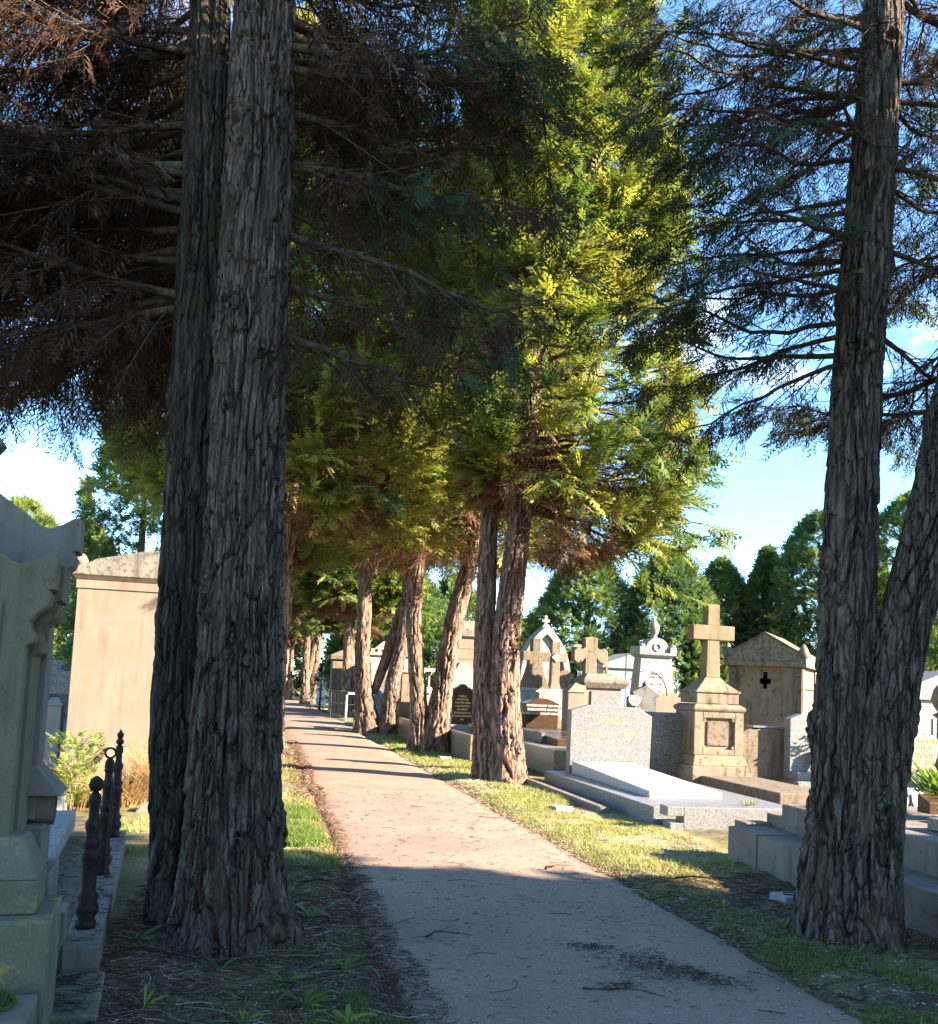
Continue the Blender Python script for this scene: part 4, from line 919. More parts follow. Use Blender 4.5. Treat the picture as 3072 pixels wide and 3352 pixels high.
for i in range(9): p.box(-1.28+i*.3,-1.12+i*.3,-.1,.1,2.9,3.05)
p.prism([(-.7,2.9),(.7,2.9),(.1,3.4),(-.1,3.4)],.12,.3); p.build('parapet',M['white_stone'],g,0)
MB().box(-.35,.35,-.03,-.003,0,1.9).build('door',M['granite_dark'],g); MB().box(-.85,-.65,-.02,-.003,1.9,2.4).box(.65,.85,-.02,-.003,1.9,2.4).build('window',M['black'],g,0)
g=thing('pillared_chapel','tall pale chapel with a ribbed side pillar near the iron railing','chapel',4.3,45.5)
MB().box(-.35,1.6,0,2.4,-.1,2.55).build('wall',M['white_stone'],g); MB().box(-1.0,-.36,-.1,1.2,-.1,2.5).build('pillar',M['limestone_old'],g); MB().box(-1.1,1.75,-.2,2.5,2.553,2.75).fru(-1.1,1.75,-.2,2.5,2.75,-.6,1.2,.3,2.0,3.0).build('roof',M['slab_old'],g)
g=thing('iron_railing','black iron grave railing with a pale front frame beside the path','railing',3.1,38.0)
p=MB()
P4=[(-.25,.95),(.25,-.85),(1.3,-.6),(.85,1.2)]
for i in range(4):
    a=P4[i]; b=P4[(i+1)%4]
    p.tube([(*a,-.05),(*a,1.15)],.03,6)
    for z in (.12,.62,1.12): p.tube([(*a,z),(*b,z)],.022,6)
    for k in range(1,7): p.tube([(a[0]+(b[0]-a[0])*k/7,a[1]+(b[1]-a[1])*k/7,.12),(a[0]+(b[0]-a[0])*k/7,a[1]+(b[1]-a[1])*k/7,1.12)],.010,5)
p.build('railing_frame',M['black_iron'],g,0)
MB().tube([(.22,-.9,0),(.22,-.9,.98),(.28,-.9,1.06),(1.25,-.66,1.06)],.035,8).build('front_bar',M['white'],g,0)
g=thing('stone_bench','small low stone bench at the foot of the farther forked trunk','bench',3.05,30.0)
MB().box(-.12,.35,-.5,.5,.52,.62).build('seat',M['slab_old'],g); MB().box(-.08,.3,-.45,-.3,-.05,.52).build('leg',M['slab_old'],g); MB().box(-.08,.3,.3,.45,-.05,.52).build('leg',M['slab_old'],g)
g=thing('white_cross_grave','white pointed tombstone beyond the end of the path, left of the railing','tombstone',3.45,55)
MB().prism([(-.3,-.1),(.3,-.1),(.25,1.6),(.12,1.7),(.06,2.35),(-.06,2.35),(-.12,1.7),(-.25,1.6)],0,.3).build('stele_body',M['white'],g)

# --- rows that fill the distance behind the graves
rng=random.Random(9)
BK=[(13.6,23.5,'white gabled tombstone','white_stone',1.25),(14.6,30,'grey cross-topped tombstone','grey_stone',1.6),(13.3,33.5,'dark blue polished tombstone','blue_polish',1.45),(15.5,35,'pale tombstone with round top','white_stone',1.3),
    (10.2,34,'grey round-topped tombstone','grey_stone',1.5),(8.0,36.5,'white tombstone','white_stone',1.6),(17.5,31,'tan tombstone','limestone_old',1.5),(19,36,'white tombstone','white_stone',1.4),(7.2,33,'tan tombstone with flat top','limestone',2.0),
    (12.7,24.2,'dark small tombstone','granite_dark',1.2),(6.6,45,'white tombstone beyond the trunks','white_stone',2.0),(9.5,42,'grey tombstone','grey_stone',1.7)]
WHERE=['right behind the obelisk base','left of the tall stone cross shaft, far back','under the dark conifers right of the obelisk','below the conifers behind the tall cross','between the arch monument and the splayed cross','left of the arch monument, far back','behind the mausoleum roof','right of the mausoleum, far back','left behind the flared cross','close behind the cross pedestal','between the forked trunks','behind the splayed cross, far back']
for i,((t,s,lb,m,h),wh) in enumerate(zip(BK,WHERE)):
    g=thing('tombstone',lb+', '+wh,'tombstone',t,s,group='tombstones in the distance')
    w=.42+.1*(i%3); p=MB()
    if i%3==0: p.prism([(-w,-.1),(w,-.1),(w,h*.85),(0,h),(-w,h*.85)],0,.25)
    elif i%3==1: p.prism([(-w,-.1),(w,-.1),(w,h*.8)]+arc(0,h*.8,w,0,180,10,h*.2)[1:],0,.25)
    else: p.box(-w,w,0,.25,-.1,h*.95); p.box(-w-.05,w+.05,-.05,.3,h*.95,h)
    p.build('headstone',M[m],g,.015); MB().box(-w-.15,w+.15,-1.7,-.02,-.1,.25).build('slab',M[m],g,.02)
g=thing('greenhouse_roof','low building with a pale blue ribbed metal roof far behind the tall cross','building',16.2,40)
MB().box(-1.3,1.8,0,2.5,-.1,1.9).build('wall',M['grey_stone'],g)
p=MB(); p.wedge(-1.5,2.0,-.3,2.7,1.903,1.95,2.5)
for i in range(13): p.add([(-1.5+i*.28,-.3,1.96),(-1.45+i*.28,-.3,1.99),(-1.45+i*.28,2.7,2.54),(-1.5+i*.28,2.7,2.51)],[(0,1,2,3)])
p.build('roof',M['marble'],g,0)

# ================================================================ left side
LZ=R(5.6)
g=thing('grave_stele','tall green-grey concrete monument with scrolled gable, lichened base and marble plaque, at the left edge','monument',-.955,4.45,rz=LZ)
def stele_outline(h):      # right half outline from the foot upwards, x relative to the pillar edge, mirrored about x=-.68
    r=[(-.02,.86),(-.02,h-.42),(.015,h-.40),(.02,h-.37),(-.005,h-.34),(-.01,h-.31),(.02,h-.27),(.06,h-.235),(.075,h-.19),(.055,h-.165),(.085,h-.16),(.085,h+.0)]
    top=[(.05,h+.005),(.0,h-.03),(-.06,h-.055),(-.10,h-.045),(-.16,h+.0),(-.30,h+.10),(-.45,h+.19),(-.58,h+.25),(-.68,h+.27)]
    R_=r+top
    return R_+[(-1.36-x,z) for x,z in R_[::-1][1:]]
FO=[(x-.045,z) for x,z in stele_outline(2.10)]
MB().prism(FO,0,.13).build('front_slab',M['concrete'],g,.008)
MB().prism(stele_outline(2.33),.46,.66).build('rear_slab',M['concrete_pale'],g,.008)
MB().prism([(x-.03 if x>-.68 else x+.03,z-.04) for x,z in stele_outline(2.10)],.132,.458).build('core',M['concrete'],g,0)
p=MB(); p.box(-1.12,-.165,-.012,-.002,.95,1.88); p.build('plaque_frame',M['concrete'],g,.006)
MB().box(-1.08,-.205,-.028,-.0125,1.0,1.84).build('plaque',M['marble'],g,.003)
p=MB(); p.fru(-1.44,.08,-.14,.20,.70,-1.38,.005,-.05,.15,.865); p.box(-1.44,.08,-.14,.20,.56,.70); p.build('base_moulding',M['lichen_base'],g,.01)
MB().box(-1.52,.15,-.24,.25,-.1,.558).build('base_block',M['lichen_base'],g,.012)
p=MB(); p.box(-1.42,.03,.40,.74,.62,.84); p.fru(-1.46,.10,.40,.74,.98,-1.36,-.02,.44,.68,1.12); p.build('rear_moulding',M['concrete_pale'],g,.01)
q=MB(); q.tube([(-1.46,.57,.91),(.06,.57,.91)],.085,10); q.build('torus',M['concrete_pale'],g,0,True)
MB().box(-1.5,.08,.38,.82,-.1,.62).build('rear_block',M['concrete_pale'],g,.01)
MB().box(-1.5,.13,.822,1.05,-.1,.34).build('rear_step',M['concrete_pale'],g,.01)
p=MB(); p.prism([(-.75,2.36),(-.61,2.36),(-.61,2.62),(-.36,2.60),(-.30,2.68),(-.36,2.76),(-.61,2.74),(-.61,3.0),(-.75,3.0),(-.75,2.74),(-1.0,2.76),(-1.06,2.68),(-1.0,2.60),(-.75,2.62)],.5,.62); p.build('finial_cross',M['dark_stone'],g,.008)
g=thing('kerb_grave','low stone grave slab and raised kerb littered with twigs, behind the near left monument','grave',-1.15,7.0,rz=LZ)
MB().box(.07,.255,-1.78,1.95,-.1,.175).build('kerb',M['concrete_pale'],g,.01)
MB().box(-1.6,.06,-1.35,1.95,-.1,.13).build('bed',M['concrete'],g,.008)
MB().wedge(-1.55,-.20,-.95,2.3,.131,.22,.30).build('slab',M['grey_stone'],g,.01)
MB().box(-.06,.29,-2.45,-1.80,-.1,.055).build('front_step',M['lichen_base'],g,.01)
MB().box(-.30,.0,-2.55,-2.2,.06,.14).build('foot_block',M['lichen_base'],g,.01)
# moss cushion and cast-iron posts
def post(t,s,h,label,z=.176):
    o=thing('iron_post',label,'post',t,s,z,group='cast-iron posts along the left kerb')
    b=[(.052,0),(.055,.03),(.045,.05),(.062,.09),(.062,.12),(.048,.14),(.060,.17),(.040,.20),(.042,.36),(.052,.38),(.052,.40),(.040,.42),(.040,.44),(.052,.455),(.036,.48),(.033,h-.22),(.042,h-.20),(.042,h-.17),(.028,h-.15),(.026,h-.08),(.034,h-.06),(.030,h-.02),(.014,h)]
    MB().lathe(b,0,0,14).build('shaft',M['iron'],o,0,True)
    return o
o=post(-.86,5.62,.74,'thick black cast-iron post with a ball cap, nearest on the left kerb')
MB().lathe([(.012,.735),(.034,.755),(.040,.78),(.030,.81),(.008,.825)],0,0,12).build('ball_cap',M['iron'],o,0,True)
o=post(-1.0,7.05,.80,'slim black cast-iron post with a ring on top, middle of the left kerb')
ri=MB(); ri.tube([(.035*math.cos(R(a)),0,.835+.035*math.sin(R(a))) for a in range(0,361,30)],.009,6); ri.build('ring',M['iron'],o,0)
MB().lathe([(.03,.70),(.036,.72),(.02,.74),(.02,.80),(.01,.805)],0,0,10).build('cap',M['iron'],o,0,True)
ro=MB(); ro.tube([(.06,-.2,.02),(.05,-.15,.62)],.010,6); ro.build('stay_rod',M['iron'],o,0)
o=post(-1.15,8.6,.78,'tall black cast-iron post with a beaded finial, furthest on the left kerb')
MB().lathe([(.012,.775),(.03,.79),(.035,.81),(.018,.83),(.026,.85),(.030,.87),(.012,.89),(.004,.91)],0,0,12).build('finial',M['iron'],o,0,True)

g=thing('foot_stone','low pale stone with a cushion of green moss, at the very bottom left corner','stone',-1.05,3.98,rz=LZ)
MB().box(-.5,.275,-.2,.12,-.1,.30).build('stone_body',M['lichen_base'],g,.012)
rng=np.random.default_rng(77); nb=NB(); n=900; a_=rng.uniform(0,6.28,n); r_=rng.random(n)**.5
P_=np.stack([.08+r_*np.cos(a_)*.13,-.02+r_*np.sin(a_)*.11,.30+.05*(1-r_**2)],1)
scatter(nb,'far',P_,np.stack([np.cos(a_)*.4,np.sin(a_)*.4,np.ones(n)],1)+rng.normal(0,.3,(n,3)),rng.uniform(.012,.028,n),np.clip(rng.normal(.35,.15,n),0,1),rng)
nb.build('moss',M['plant'],g)
# --- cream chapel tomb on the left
g=thing('chapel_tomb','cream rendered chapel tomb with a mossy low gable roof, left of the big double trunk','chapel',-1.75,15.1)
MB().box(-1.05,1.05,0,2.2,.45,2.80).build('wall',M['limestone'],g,.01)
p=MB(); p.box(-1.10,1.10,-.06,2.26,-.1,.455); p.fru(-.62,1.10,-.36,-.062,-.1,-.42,1.06,-.10,-.062,.44); p.build('plinth',M['limestone_old'],g,.01)
p=MB(); p.box(-1.07,1.07,-.02,2.22,2.803,2.93); p.fru(-1.07,1.07,-.02,2.22,2.93,-1.13,1.13,-.08,2.28,3.0); p.build('cornice',M['limestone'],g,.006)
p=MB(); p.prism([(-1.13,3.003),(1.13,3.003),(1.13,3.15),(.95,3.16),(.80,3.25),(0,3.44),(-.80,3.25),(-.95,3.16),(-1.13,3.15)],-.09,2.28); p.build('roof',M['coping'],g,.01)
for x in (-1.04,1.04): MB().lathe([(.10,3.15),(.12,3.22),(.08,3.30),(.02,3.34)],x,.0,10).build('acroterion',M['coping'],g,0,True)
# --- things in the narrow gap left of it
g=thing('white_post_grave','slim white stone post beside the cream chapel corner','post',-3.1,15.6)
MB().box(-.12,.12,0,.25,-.1,1.0).fru(-.15,.15,-.03,.28,1.0,-.05,.05,.08,.17,1.12).build('post_body',M['white_stone'],g,.01)
for i,(t,s,h,m,lb) in enumerate([(-4.1,20.5,1.05,'dark_stone','dark tomb block with a step, in the gap left of the cream chapel'),(-4.5,23.5,1.5,'granite_dark','dark upright headstone in the gap left of the cream chapel'),(-4.9,26.5,1.35,'white_stone','pale headstone furthest back in the gap left of the cream chapel'),(-3.75,18.2,.6,'blue_polish','low blue-black polished tomb in the gap left of the cream chapel'),(-6.2,31,1.8,'white_stone','white tomb far back in the gap left of the cream chapel')]):
    g=thing('tombstone',lb,'tombstone',t,s)
    MB().box(-.4,.45,0,.3,.3,h).build('headstone',M[m],g,.015); MB().box(-.6,.6,-.9,.4,-.1,.3).build('base_block',M[m],g,.015)
g=thing('blue_slab_grave','low sky-reflecting blue polished slab behind the near left monument','grave',-2.5,11.4)
MB().box(-.5,.5,-.8,.9,-.1,.20).build('body',M['grey_stone'],g); MB().box(-.46,.46,-.76,.86,.203,.26).build('slab',M['blue_polish'],g)  # slab coloured blue to stand in for reflected sky
# --- dry bush and yellow-green plant
def tuft(name,label,cat,t,s,n,r,h,mat,seed,tint=(.55,.25),w=.006,lean=.6,z=0):
    rng=np.random.default_rng(seed); o=thing(name,label,cat,t,s,z)
    a=rng.uniform(0,6.28,n); rr=r*.45*rng.random(n)**.5; L=h*rng.uniform(.5,1.1,n); ln=lean*rng.uniform(.2,1.2,n)
    K=5; u=np.linspace(0,1,K)
    P=np.zeros((n,K,3)); a2=a+rng.normal(0,.5,n)
    P[:,:,0]=(rr*np.cos(a))[:,None]+(L*ln*np.cos(a2))[:,None]*u**1.6; P[:,:,1]=(rr*np.sin(a))[:,None]+(L*ln*np.sin(a2))[:,None]*u**1.6
    P[:,:,2]=L[:,None]*(u-.35*(ln[:,None])*u**2.2)
    V,Q=tubes(P,np.full((n,1),w*.5)*(1.1-u)[None],3)
    tn=np.repeat(np.clip(rng.normal(*tint,n),0,1),K*3)
    nb=NB(); nb.add(V,Q,tn); nb.build('stems',mat,o); return o
tuft('dry_grass_clump','orange-brown dry grass clump in front of the cream chapel','plant',-1.0,12.3,900,.95,.85,M['straw'],61,(.45,.3),.010,.7)
tuft('dry_grass_clump','paler straw-coloured dry tangle left of the orange grass clump','plant',-1.6,11.9,700,1.0,.62,M['straw'],62,(.8,.2),.009,1.2)
o=tuft('yellow_shrub','yellow-green upright leafy shrub behind the kerb, left of the dry grass','shrub',-1.95,11.2,26,.3,.75,M['straw'],63,(.5,.2),.012,.35)
rng=np.random.default_rng(64); nb=NB(); n=420
a=rng.uniform(0,6.28,n); z=rng.uniform(.1,.85,n); r=(.10+.22*z)*rng.random(n)**.5
scatter(nb,'far',np.stack([r*np.cos(a),r*np.sin(a),z],1),np.stack([np.cos(a),np.sin(a),rng.uniform(.2,1.3,n)],1),rng.uniform(.07,.13,n),np.clip(rng.normal(.85,.15,n),0,1),rng)
nb.build('leaves',M['plant'],o)
o=tuft('green_shrub','low green leafy shrub at the foot of the big double trunk, behind the dry grass','shrub',-.55,12.1,20,.3,.3,M['straw'],65,(.4,.2),.01,.6)
nb=NB(); n=300; a=rng.uniform(0,6.28,n); z=rng.uniform(.03,.38,n); r=.35*rng.random(n)**.5
scatter(nb,'far',np.stack([r*np.cos(a),r*np.sin(a),z],1),np.stack([np.cos(a),np.sin(a),rng.uniform(.2,1.3,n)],1),rng.uniform(.07,.14,n),np.clip(rng.normal(.7,.2,n),0,1),rng)
nb.build('leaves',M['plant'],o)
tuft('grass_tuft','yellow-green grass tuft growing in the foot gap of the pale granite slab','plant',6.1,10.95,60,.16,.16,M['grass'],66,(.7,.2),.008,.7,.22)
g=thing('rough_stone','flat mossy rock under the dry grass in front of the cream chapel','rock',-.95,11.1)
MB().add([(-.35,-.15,0),(.3,-.2,0),(.4,.2,0),(-.25,.25,0),(-.28,-.08,.12),(.2,-.1,.16),(.28,.12,.13),(-.15,.18,.17)],[(3,2,1,0),(4,5,6,7),(0,1,5,4),(1,2,6,5),(2,3,7,6),(3,0,4,7)]).build('rock_body',M['coping'],g,.03)
# --- small numbered stone blocks in the verge
for t,s,lb,dr in [(3.92,11.85,'small pale numbered stone block in the sunlit grass before the granite grave',.06),(3.87,19.6,'small grey stone block at the foot of the nearer V-forked trunk',.02),(4.15,6.78,'small pale stone block with a painted ring, left of the forked right-hand tree',.0)]:
    g=thing('marker_block',lb,'marker',t,s,rz=dr+.1,group='stone marker blocks in the verge')
    MB().fru(-.13,.13,-.11,.11,-.05,-.12,.12,-.10,.10,.085).build('block_body',M['white_stone'],g,.008)
    if s<7: 
        g2=MB(); g2.tube([(.06*math.cos(R(a)),.05*math.sin(R(a)),.088) for a in range(0,361,24)],.006,4); g2.build('ring_mark',M['black'],g,0)
    else: lettering('12' if s<15 else '14',.09,(0,0,.0855),M['dark_stone'],g,'number_mark',.001,tilt=0)
# ================================================================ ground and path
t=NT('verge_soil')
n1=t.noise(1.1,5,.6); n2=t.noise(9,5,.65); n3=t.noise(70,3,.7); n4=t.vor(38)
soil=t.mix(t.ramp(n2,[(.35,0),(.65,1)]),(.060,.044,.034),(.15,.112,.085))
soil=t.mix(t.ramp(n3,[(.55,0),(.75,.5)]),soil,(.36,.28,.20))
gr=t.mix(t.ramp(n3,[(.3,0),(.7,1)]),(.06,.075,.022),(.30,.27,.10))
gm=t.math('ADD',t.math('MULTIPLY',n1,.7),t.math('MULTIPLY',n2,.3))
col=t.mix(t.ramp(gm,[(.44,0),(.58,.85)]),soil,gr)
att=t.node('ShaderNodeAttribute',attribute_name='tint')       # 0 bare soil .. 1 mown grass
dry=t.mix(t.ramp(n3,[(.3,0),(.55,.6),(.75,1)]),(.14,.12,.045),(.58,.50,.27))
dry=t.mix(t.ramp(n2,[(.45,0),(.65,.7)]),dry,(.20,.21,.05))
col=t.mix(att.outputs['Fac'],col,dry)
h=t.math('ADD',t.math('MULTIPLY',n2,.6),t.math('MULTIPLY',n3,.5))
t.bsdf(col,.95,t.bump(h,.8,.03),spec=.1); M['soil']=t.m
t=NT('path_surface')
n1=t.noise(.9,4,.6); n2=t.noise(14,4,.65); n3=t.noise(120,2,.6); v=t.vor(85,out='Color'); sp=t.node('ShaderNodeSeparateColor'); t.link(v,sp.inputs[0])
col=t.mix(t.ramp(n1,[(.35,0),(.68,1)]),(.225,.155,.112),(.30,.210,.153))
col=t.mix(t.ramp(n2,[(.35,0),(.7,.45)]),col,(.17,.13,.108))
col=t.mix(t.ramp(sp.outputs[0],[(.84,0),(.90,.35)],'LINEAR'),col,(.42,.35,.28))
col=t.mix(t.ramp(sp.outputs[1],[(.86,0),(.92,.4)]),col,(.10,.075,.058))
wv=t.node('ShaderNodeVectorMath',operation='ADD'); nz=t.node('ShaderNodeTexNoise'); nz.inputs['Scale'].default_value=3.0; nz.inputs['Detail'].default_value=4
t.link(t.co.outputs['Object'],nz.inputs['Vector']); t.link(t.co.outputs['Object'],wv.inputs[0]); t.link(nz.outputs['Color'],wv.inputs[1])
ck=t.math('MULTIPLY',t.ramp(t.vor(.55,wv.outputs[0],'Distance','DISTANCE_TO_EDGE'),[(.0,1),(.006,.0)]),t.ramp(t.noise(.8,3,.5),[(.5,0),(.56,.75)]))
col=t.mix(ck,col,(.035,.028,.024))
col=t.mix(t.ramp(t.noise(2.3,5,.7),[(.56,0),(.74,.4)]),col,(.14,.10,.075))
t.bsdf(col,.9,t.bump(t.math('ADD',t.math('MULTIPLY',n3,.6),t.math('MULTIPLY',n2,.4)),.5,.01),spec=.2); M['path']=t.m

def edges(s):        # left and right edge of the path at distance s
    s=np.asarray(s,float)
    l=.80+.10*(vnoise(s*.7,s*0+1,s*0,71)-.5)+.05*(vnoise(s*3,s*0,s*0,72)-.5)+.02*(vnoise(s*11,s*0,s*0,75)-.5)
    r=3.09+.10*(vnoise(s*.6,s*0+5,s*0,73)-.5)+.05*(vnoise(s*3,s*0+3,s*0,74)-.5)+.02*(vnoise(s*11,s*0+4,s*0,76)-.5)
    return l,r
def ground_z(t,s):
    l,r=edges(s)
    off=np.maximum(l-t,t-r)              # distance outside the path
    k=np.clip(off/.25,0,1)
    z=-.015+k*(.035+.05*(vnoise(t*.9,s*.9,t*0,77)-.5)+.035*(vnoise(t*4,s*4,t*0,78)-.5)+.012*(vnoise(t*16,s*16,t*0,79)-.5))
    far=np.clip((s-40)/10,0,1); 
    return z*(1-far)+far*np.where(off>0,0,-.015)
def wpts(t,s,z): return np.stack([t*NX-s*NY,t*NY+s*NX,z],-1)
def grass_amt(t,s):
    l,r=edges(s)
    a=np.zeros_like(t)
    rr=np.clip((t-r-.05)/.3,0,1)*np.clip((4.95-t)/.2,0,1)*np.clip((s-7.6)/1.2,0,1)
    ll=np.clip((l-t-.25)/.3,0,1)*np.clip((t+1.3)/.3,0,1)*np.clip((s-7.2)/1,0,1)
    rb=np.clip((t-r-.12)/.25,0,1)*np.clip((4.3-t)/.25,0,1)*(s<7.8)*.35
    return np.clip((rr*.95+ll*.8)*(.45+1.1*(vnoise(t*1.3,s*1.3,t*0,80)-.2))+rb*np.clip(vnoise(t*2.2,s*2.2,t*0,81)*2.4-.9,0,1),0,1)
nb=NB()
tg=np.arange(-9,14.01,.09); sg=np.concatenate([np.arange(1,24,.09),np.arange(24,60,.4)])
Tg,Sg=np.meshgrid(tg,sg,indexing='ij'); V=wpts(Tg,Sg,ground_z(Tg,Sg)).reshape(-1,3)
i=np.arange(Tg.size).reshape(Tg.shape)
nb.add(V,np.stack([i[:-1,:-1],i[1:,:-1],i[1:,1:],i[:-1,1:]],-1).reshape(-1,4),grass_amt(Tg,Sg).ravel())
# outer skirt to the horizon
B=400
def quad(t0,t1,s0,s1): nb.add(wpts(np.array([t0,t1,t1,t0],float),np.array([s0,s0,s1,s1],float),np.full(4,-.02)),np.array([[0,1,2,3]]),np.full(4,.5))
quad(-B,-9,-B,B); quad(14.0,B,-B,B); quad(-9,14.0,-B,1); quad(-9,14.0,59.6,B)
g=nb.build('ground',M['soil'],None,None,True); tag(g,kind='structure')
sp_=np.concatenate([np.arange(-6,30,.06),np.arange(30,95,.5)]); l,r=edges(sp_)
u=np.linspace(0,1,14)[None]; Tt=l[:,None]*(1-u)+r[:,None]*u; Ss=np.repeat(sp_[:,None],14,1)
Zz=.006+.02*(1-(2*u-1)**2)+.008*(vnoise(Tt*1.5,Ss*1.0,Tt*0,82)-.5)-.022*(np.abs(2*u-1)>.99)
V=wpts(Tt,Ss,Zz).reshape(-1,3); i=np.arange(Tt.size).reshape(Tt.shape)
pa=mesh_np('path',V,np.stack([i[:-1,:-1],i[:-1,1:],i[1:,1:],i[1:,:-1]],-1).reshape(-1,4),M['path'],None,None,True); tag(pa,kind='structure')

def surf(t,s):
    l,r=edges(s); ins=(t>l+.02)&(t<r-.02); u=np.clip((t-l)/(r-l),0,1)
    return np.where(ins,.006+.02*(1-(2*u-1)**2)+.004,ground_z(t,s))
def blades(nb,t,s,h,w,tint,rng,lean=.5):
    n=len(t); a=rng.uniform(0,6.28,n); b=a+rng.normal(0,.6,n)
    base=wpts(t,s,surf(t,s)-.004); dx=np.stack([np.cos(a),np.sin(a),np.zeros(n)],1)*w[:,None]*.5
    ld=np.stack([-np.sin(b),np.cos(b),np.zeros(n)],1)
    mid=base+ld*(h*lean*.25)[:,None]+np.array([0,0,1.])*(h*.6)[:,None]; tip=base+ld*(h*lean)[:,None]+np.array([0,0,1.])*h[:,None]
    V=np.stack([base-dx,base+dx,mid+dx*.6,tip,mid-dx*.6],1).reshape(-1,3)
    k=np.arange(n)*5
    nb.add(V,np.concatenate([np.stack([k,k+1,k+2,k+4],1),np.stack([k+4,k+2,k+3,k+3],1)]),np.repeat(tint,5))
rng=np.random.default_rng(400); nb=NB()
def tri_fix(nb):   # degenerate quads become slim quads: nudge the doubled tip
    pass
def patch(t0,t1,s0,s1,n,h,tint,wid=.006,thr=None,sd=1,lean=.6):
    t=rng.uniform(t0,t1,n); s=rng.uniform(s0,s1,n); l,r=edges(s)
    out=(t<l-.03+.10*(rng.random(n)-.6))|(t>r+.03-.10*(rng.random(n)-.6))
    if thr is not None: out&=vnoise(t*2.1,s*2.1,t*0,sd)*.7+vnoise(t*7,s*7,t*0,sd+1)*.3>thr+rng.normal(0,.04,n)
    t,s=t[out],s[out]; m=len(t)
    blades(nb,t,s,np.abs(rng.normal(h,h*.35,m))+.006,wid*rng.uniform(.6,1.3,m),np.clip(rng.normal(*tint,m),0,1),rng,lean)
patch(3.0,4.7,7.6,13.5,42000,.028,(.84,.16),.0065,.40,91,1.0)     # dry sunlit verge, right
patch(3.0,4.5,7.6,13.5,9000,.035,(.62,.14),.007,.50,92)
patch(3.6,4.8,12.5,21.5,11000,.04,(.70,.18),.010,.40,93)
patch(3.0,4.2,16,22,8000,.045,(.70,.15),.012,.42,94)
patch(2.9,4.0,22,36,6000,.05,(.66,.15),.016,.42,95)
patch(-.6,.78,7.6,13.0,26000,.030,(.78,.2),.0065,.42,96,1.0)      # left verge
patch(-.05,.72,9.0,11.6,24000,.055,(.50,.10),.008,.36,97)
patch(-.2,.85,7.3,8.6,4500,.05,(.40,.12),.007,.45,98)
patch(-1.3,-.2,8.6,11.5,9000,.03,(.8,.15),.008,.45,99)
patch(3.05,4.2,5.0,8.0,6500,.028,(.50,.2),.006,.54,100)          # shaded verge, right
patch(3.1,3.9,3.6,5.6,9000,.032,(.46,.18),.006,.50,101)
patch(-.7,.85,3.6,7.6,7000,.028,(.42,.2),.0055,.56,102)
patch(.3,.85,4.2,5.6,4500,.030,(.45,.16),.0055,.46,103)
patch(-1,.7,13,24,6000,.04,(.8,.15),.012,.45,104)
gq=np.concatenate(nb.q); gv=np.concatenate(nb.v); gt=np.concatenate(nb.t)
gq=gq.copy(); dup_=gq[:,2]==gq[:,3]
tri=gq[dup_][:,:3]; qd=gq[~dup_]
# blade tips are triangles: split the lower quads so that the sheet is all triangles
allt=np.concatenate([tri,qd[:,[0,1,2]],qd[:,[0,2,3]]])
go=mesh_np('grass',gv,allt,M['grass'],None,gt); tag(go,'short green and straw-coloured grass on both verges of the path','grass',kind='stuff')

# ---------------------------------------------------------------- litter: needles, twig bits, pebbles
rng=np.random.default_rng(500); nb=NB()
def bits(t,s,L,w,tint,K=4,bend=.35,lift=.012):
    n=len(t); a=rng.uniform(0,6.28,n); u=np.linspace(-.5,.5,K)
    bd=rng.normal(0,bend,n)
    x=np.cos(a)[:,None]*u*L[:,None]-np.sin(a)[:,None]*(bd*L)[:,None]*(u**2-.1); y=np.sin(a)[:,None]*u*L[:,None]+np.cos(a)[:,None]*(bd*L)[:,None]*(u**2-.1)
    tt=t[:,None]+x; ss=s[:,None]+y
    z=surf(tt,ss)+w[:,None]*.8+lift*rng.random(n)[:,None]*(1-(2*u)**2*rng.random(n)[:,None])
    V,Q=tubes(wpts(tt,ss,z),np.repeat(w[:,None]*.5,K,1),3); nb.add(V,Q,np.repeat(tint,K*3))
def field(n,t0,t1,s0,s1,L,w,tint,keep=None,**kw):
    t=rng.uniform(t0,t1,n); s=rng.uniform(s0,s1,n)
    if keep is not None: m=keep(t,s); t,s=t[m],s[m]
    n=len(t); bits(t,s,rng.uniform(*L,n),rng.uniform(*w,n),np.clip(rng.normal(*tint,n),0,1),**kw)
outl=lambda t,s: t<edges(s)[0]+.10*rng.random(len(t))
outr=lambda t,s: t>edges(s)[1]-.10*rng.random(len(t))
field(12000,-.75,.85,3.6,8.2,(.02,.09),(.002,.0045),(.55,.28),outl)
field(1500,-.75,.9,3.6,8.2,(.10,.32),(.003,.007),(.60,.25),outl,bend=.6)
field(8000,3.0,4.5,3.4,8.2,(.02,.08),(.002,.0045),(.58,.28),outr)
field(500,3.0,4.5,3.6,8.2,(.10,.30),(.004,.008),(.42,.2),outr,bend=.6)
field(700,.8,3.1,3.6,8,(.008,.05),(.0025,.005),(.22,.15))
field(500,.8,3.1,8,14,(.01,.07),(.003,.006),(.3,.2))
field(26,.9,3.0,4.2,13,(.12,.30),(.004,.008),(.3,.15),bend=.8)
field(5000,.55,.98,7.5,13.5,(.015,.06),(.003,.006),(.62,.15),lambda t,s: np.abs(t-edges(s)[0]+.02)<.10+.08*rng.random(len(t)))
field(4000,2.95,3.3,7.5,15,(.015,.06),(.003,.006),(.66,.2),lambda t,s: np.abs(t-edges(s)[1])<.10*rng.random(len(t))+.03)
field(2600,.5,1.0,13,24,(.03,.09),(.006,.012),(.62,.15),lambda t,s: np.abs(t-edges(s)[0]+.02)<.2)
field(1500,.70,1.15,4,7.8,(.02,.08),(.002,.005),(.30,.18),lambda t,s: np.abs(t-edges(s)[0]-.02)<.16)
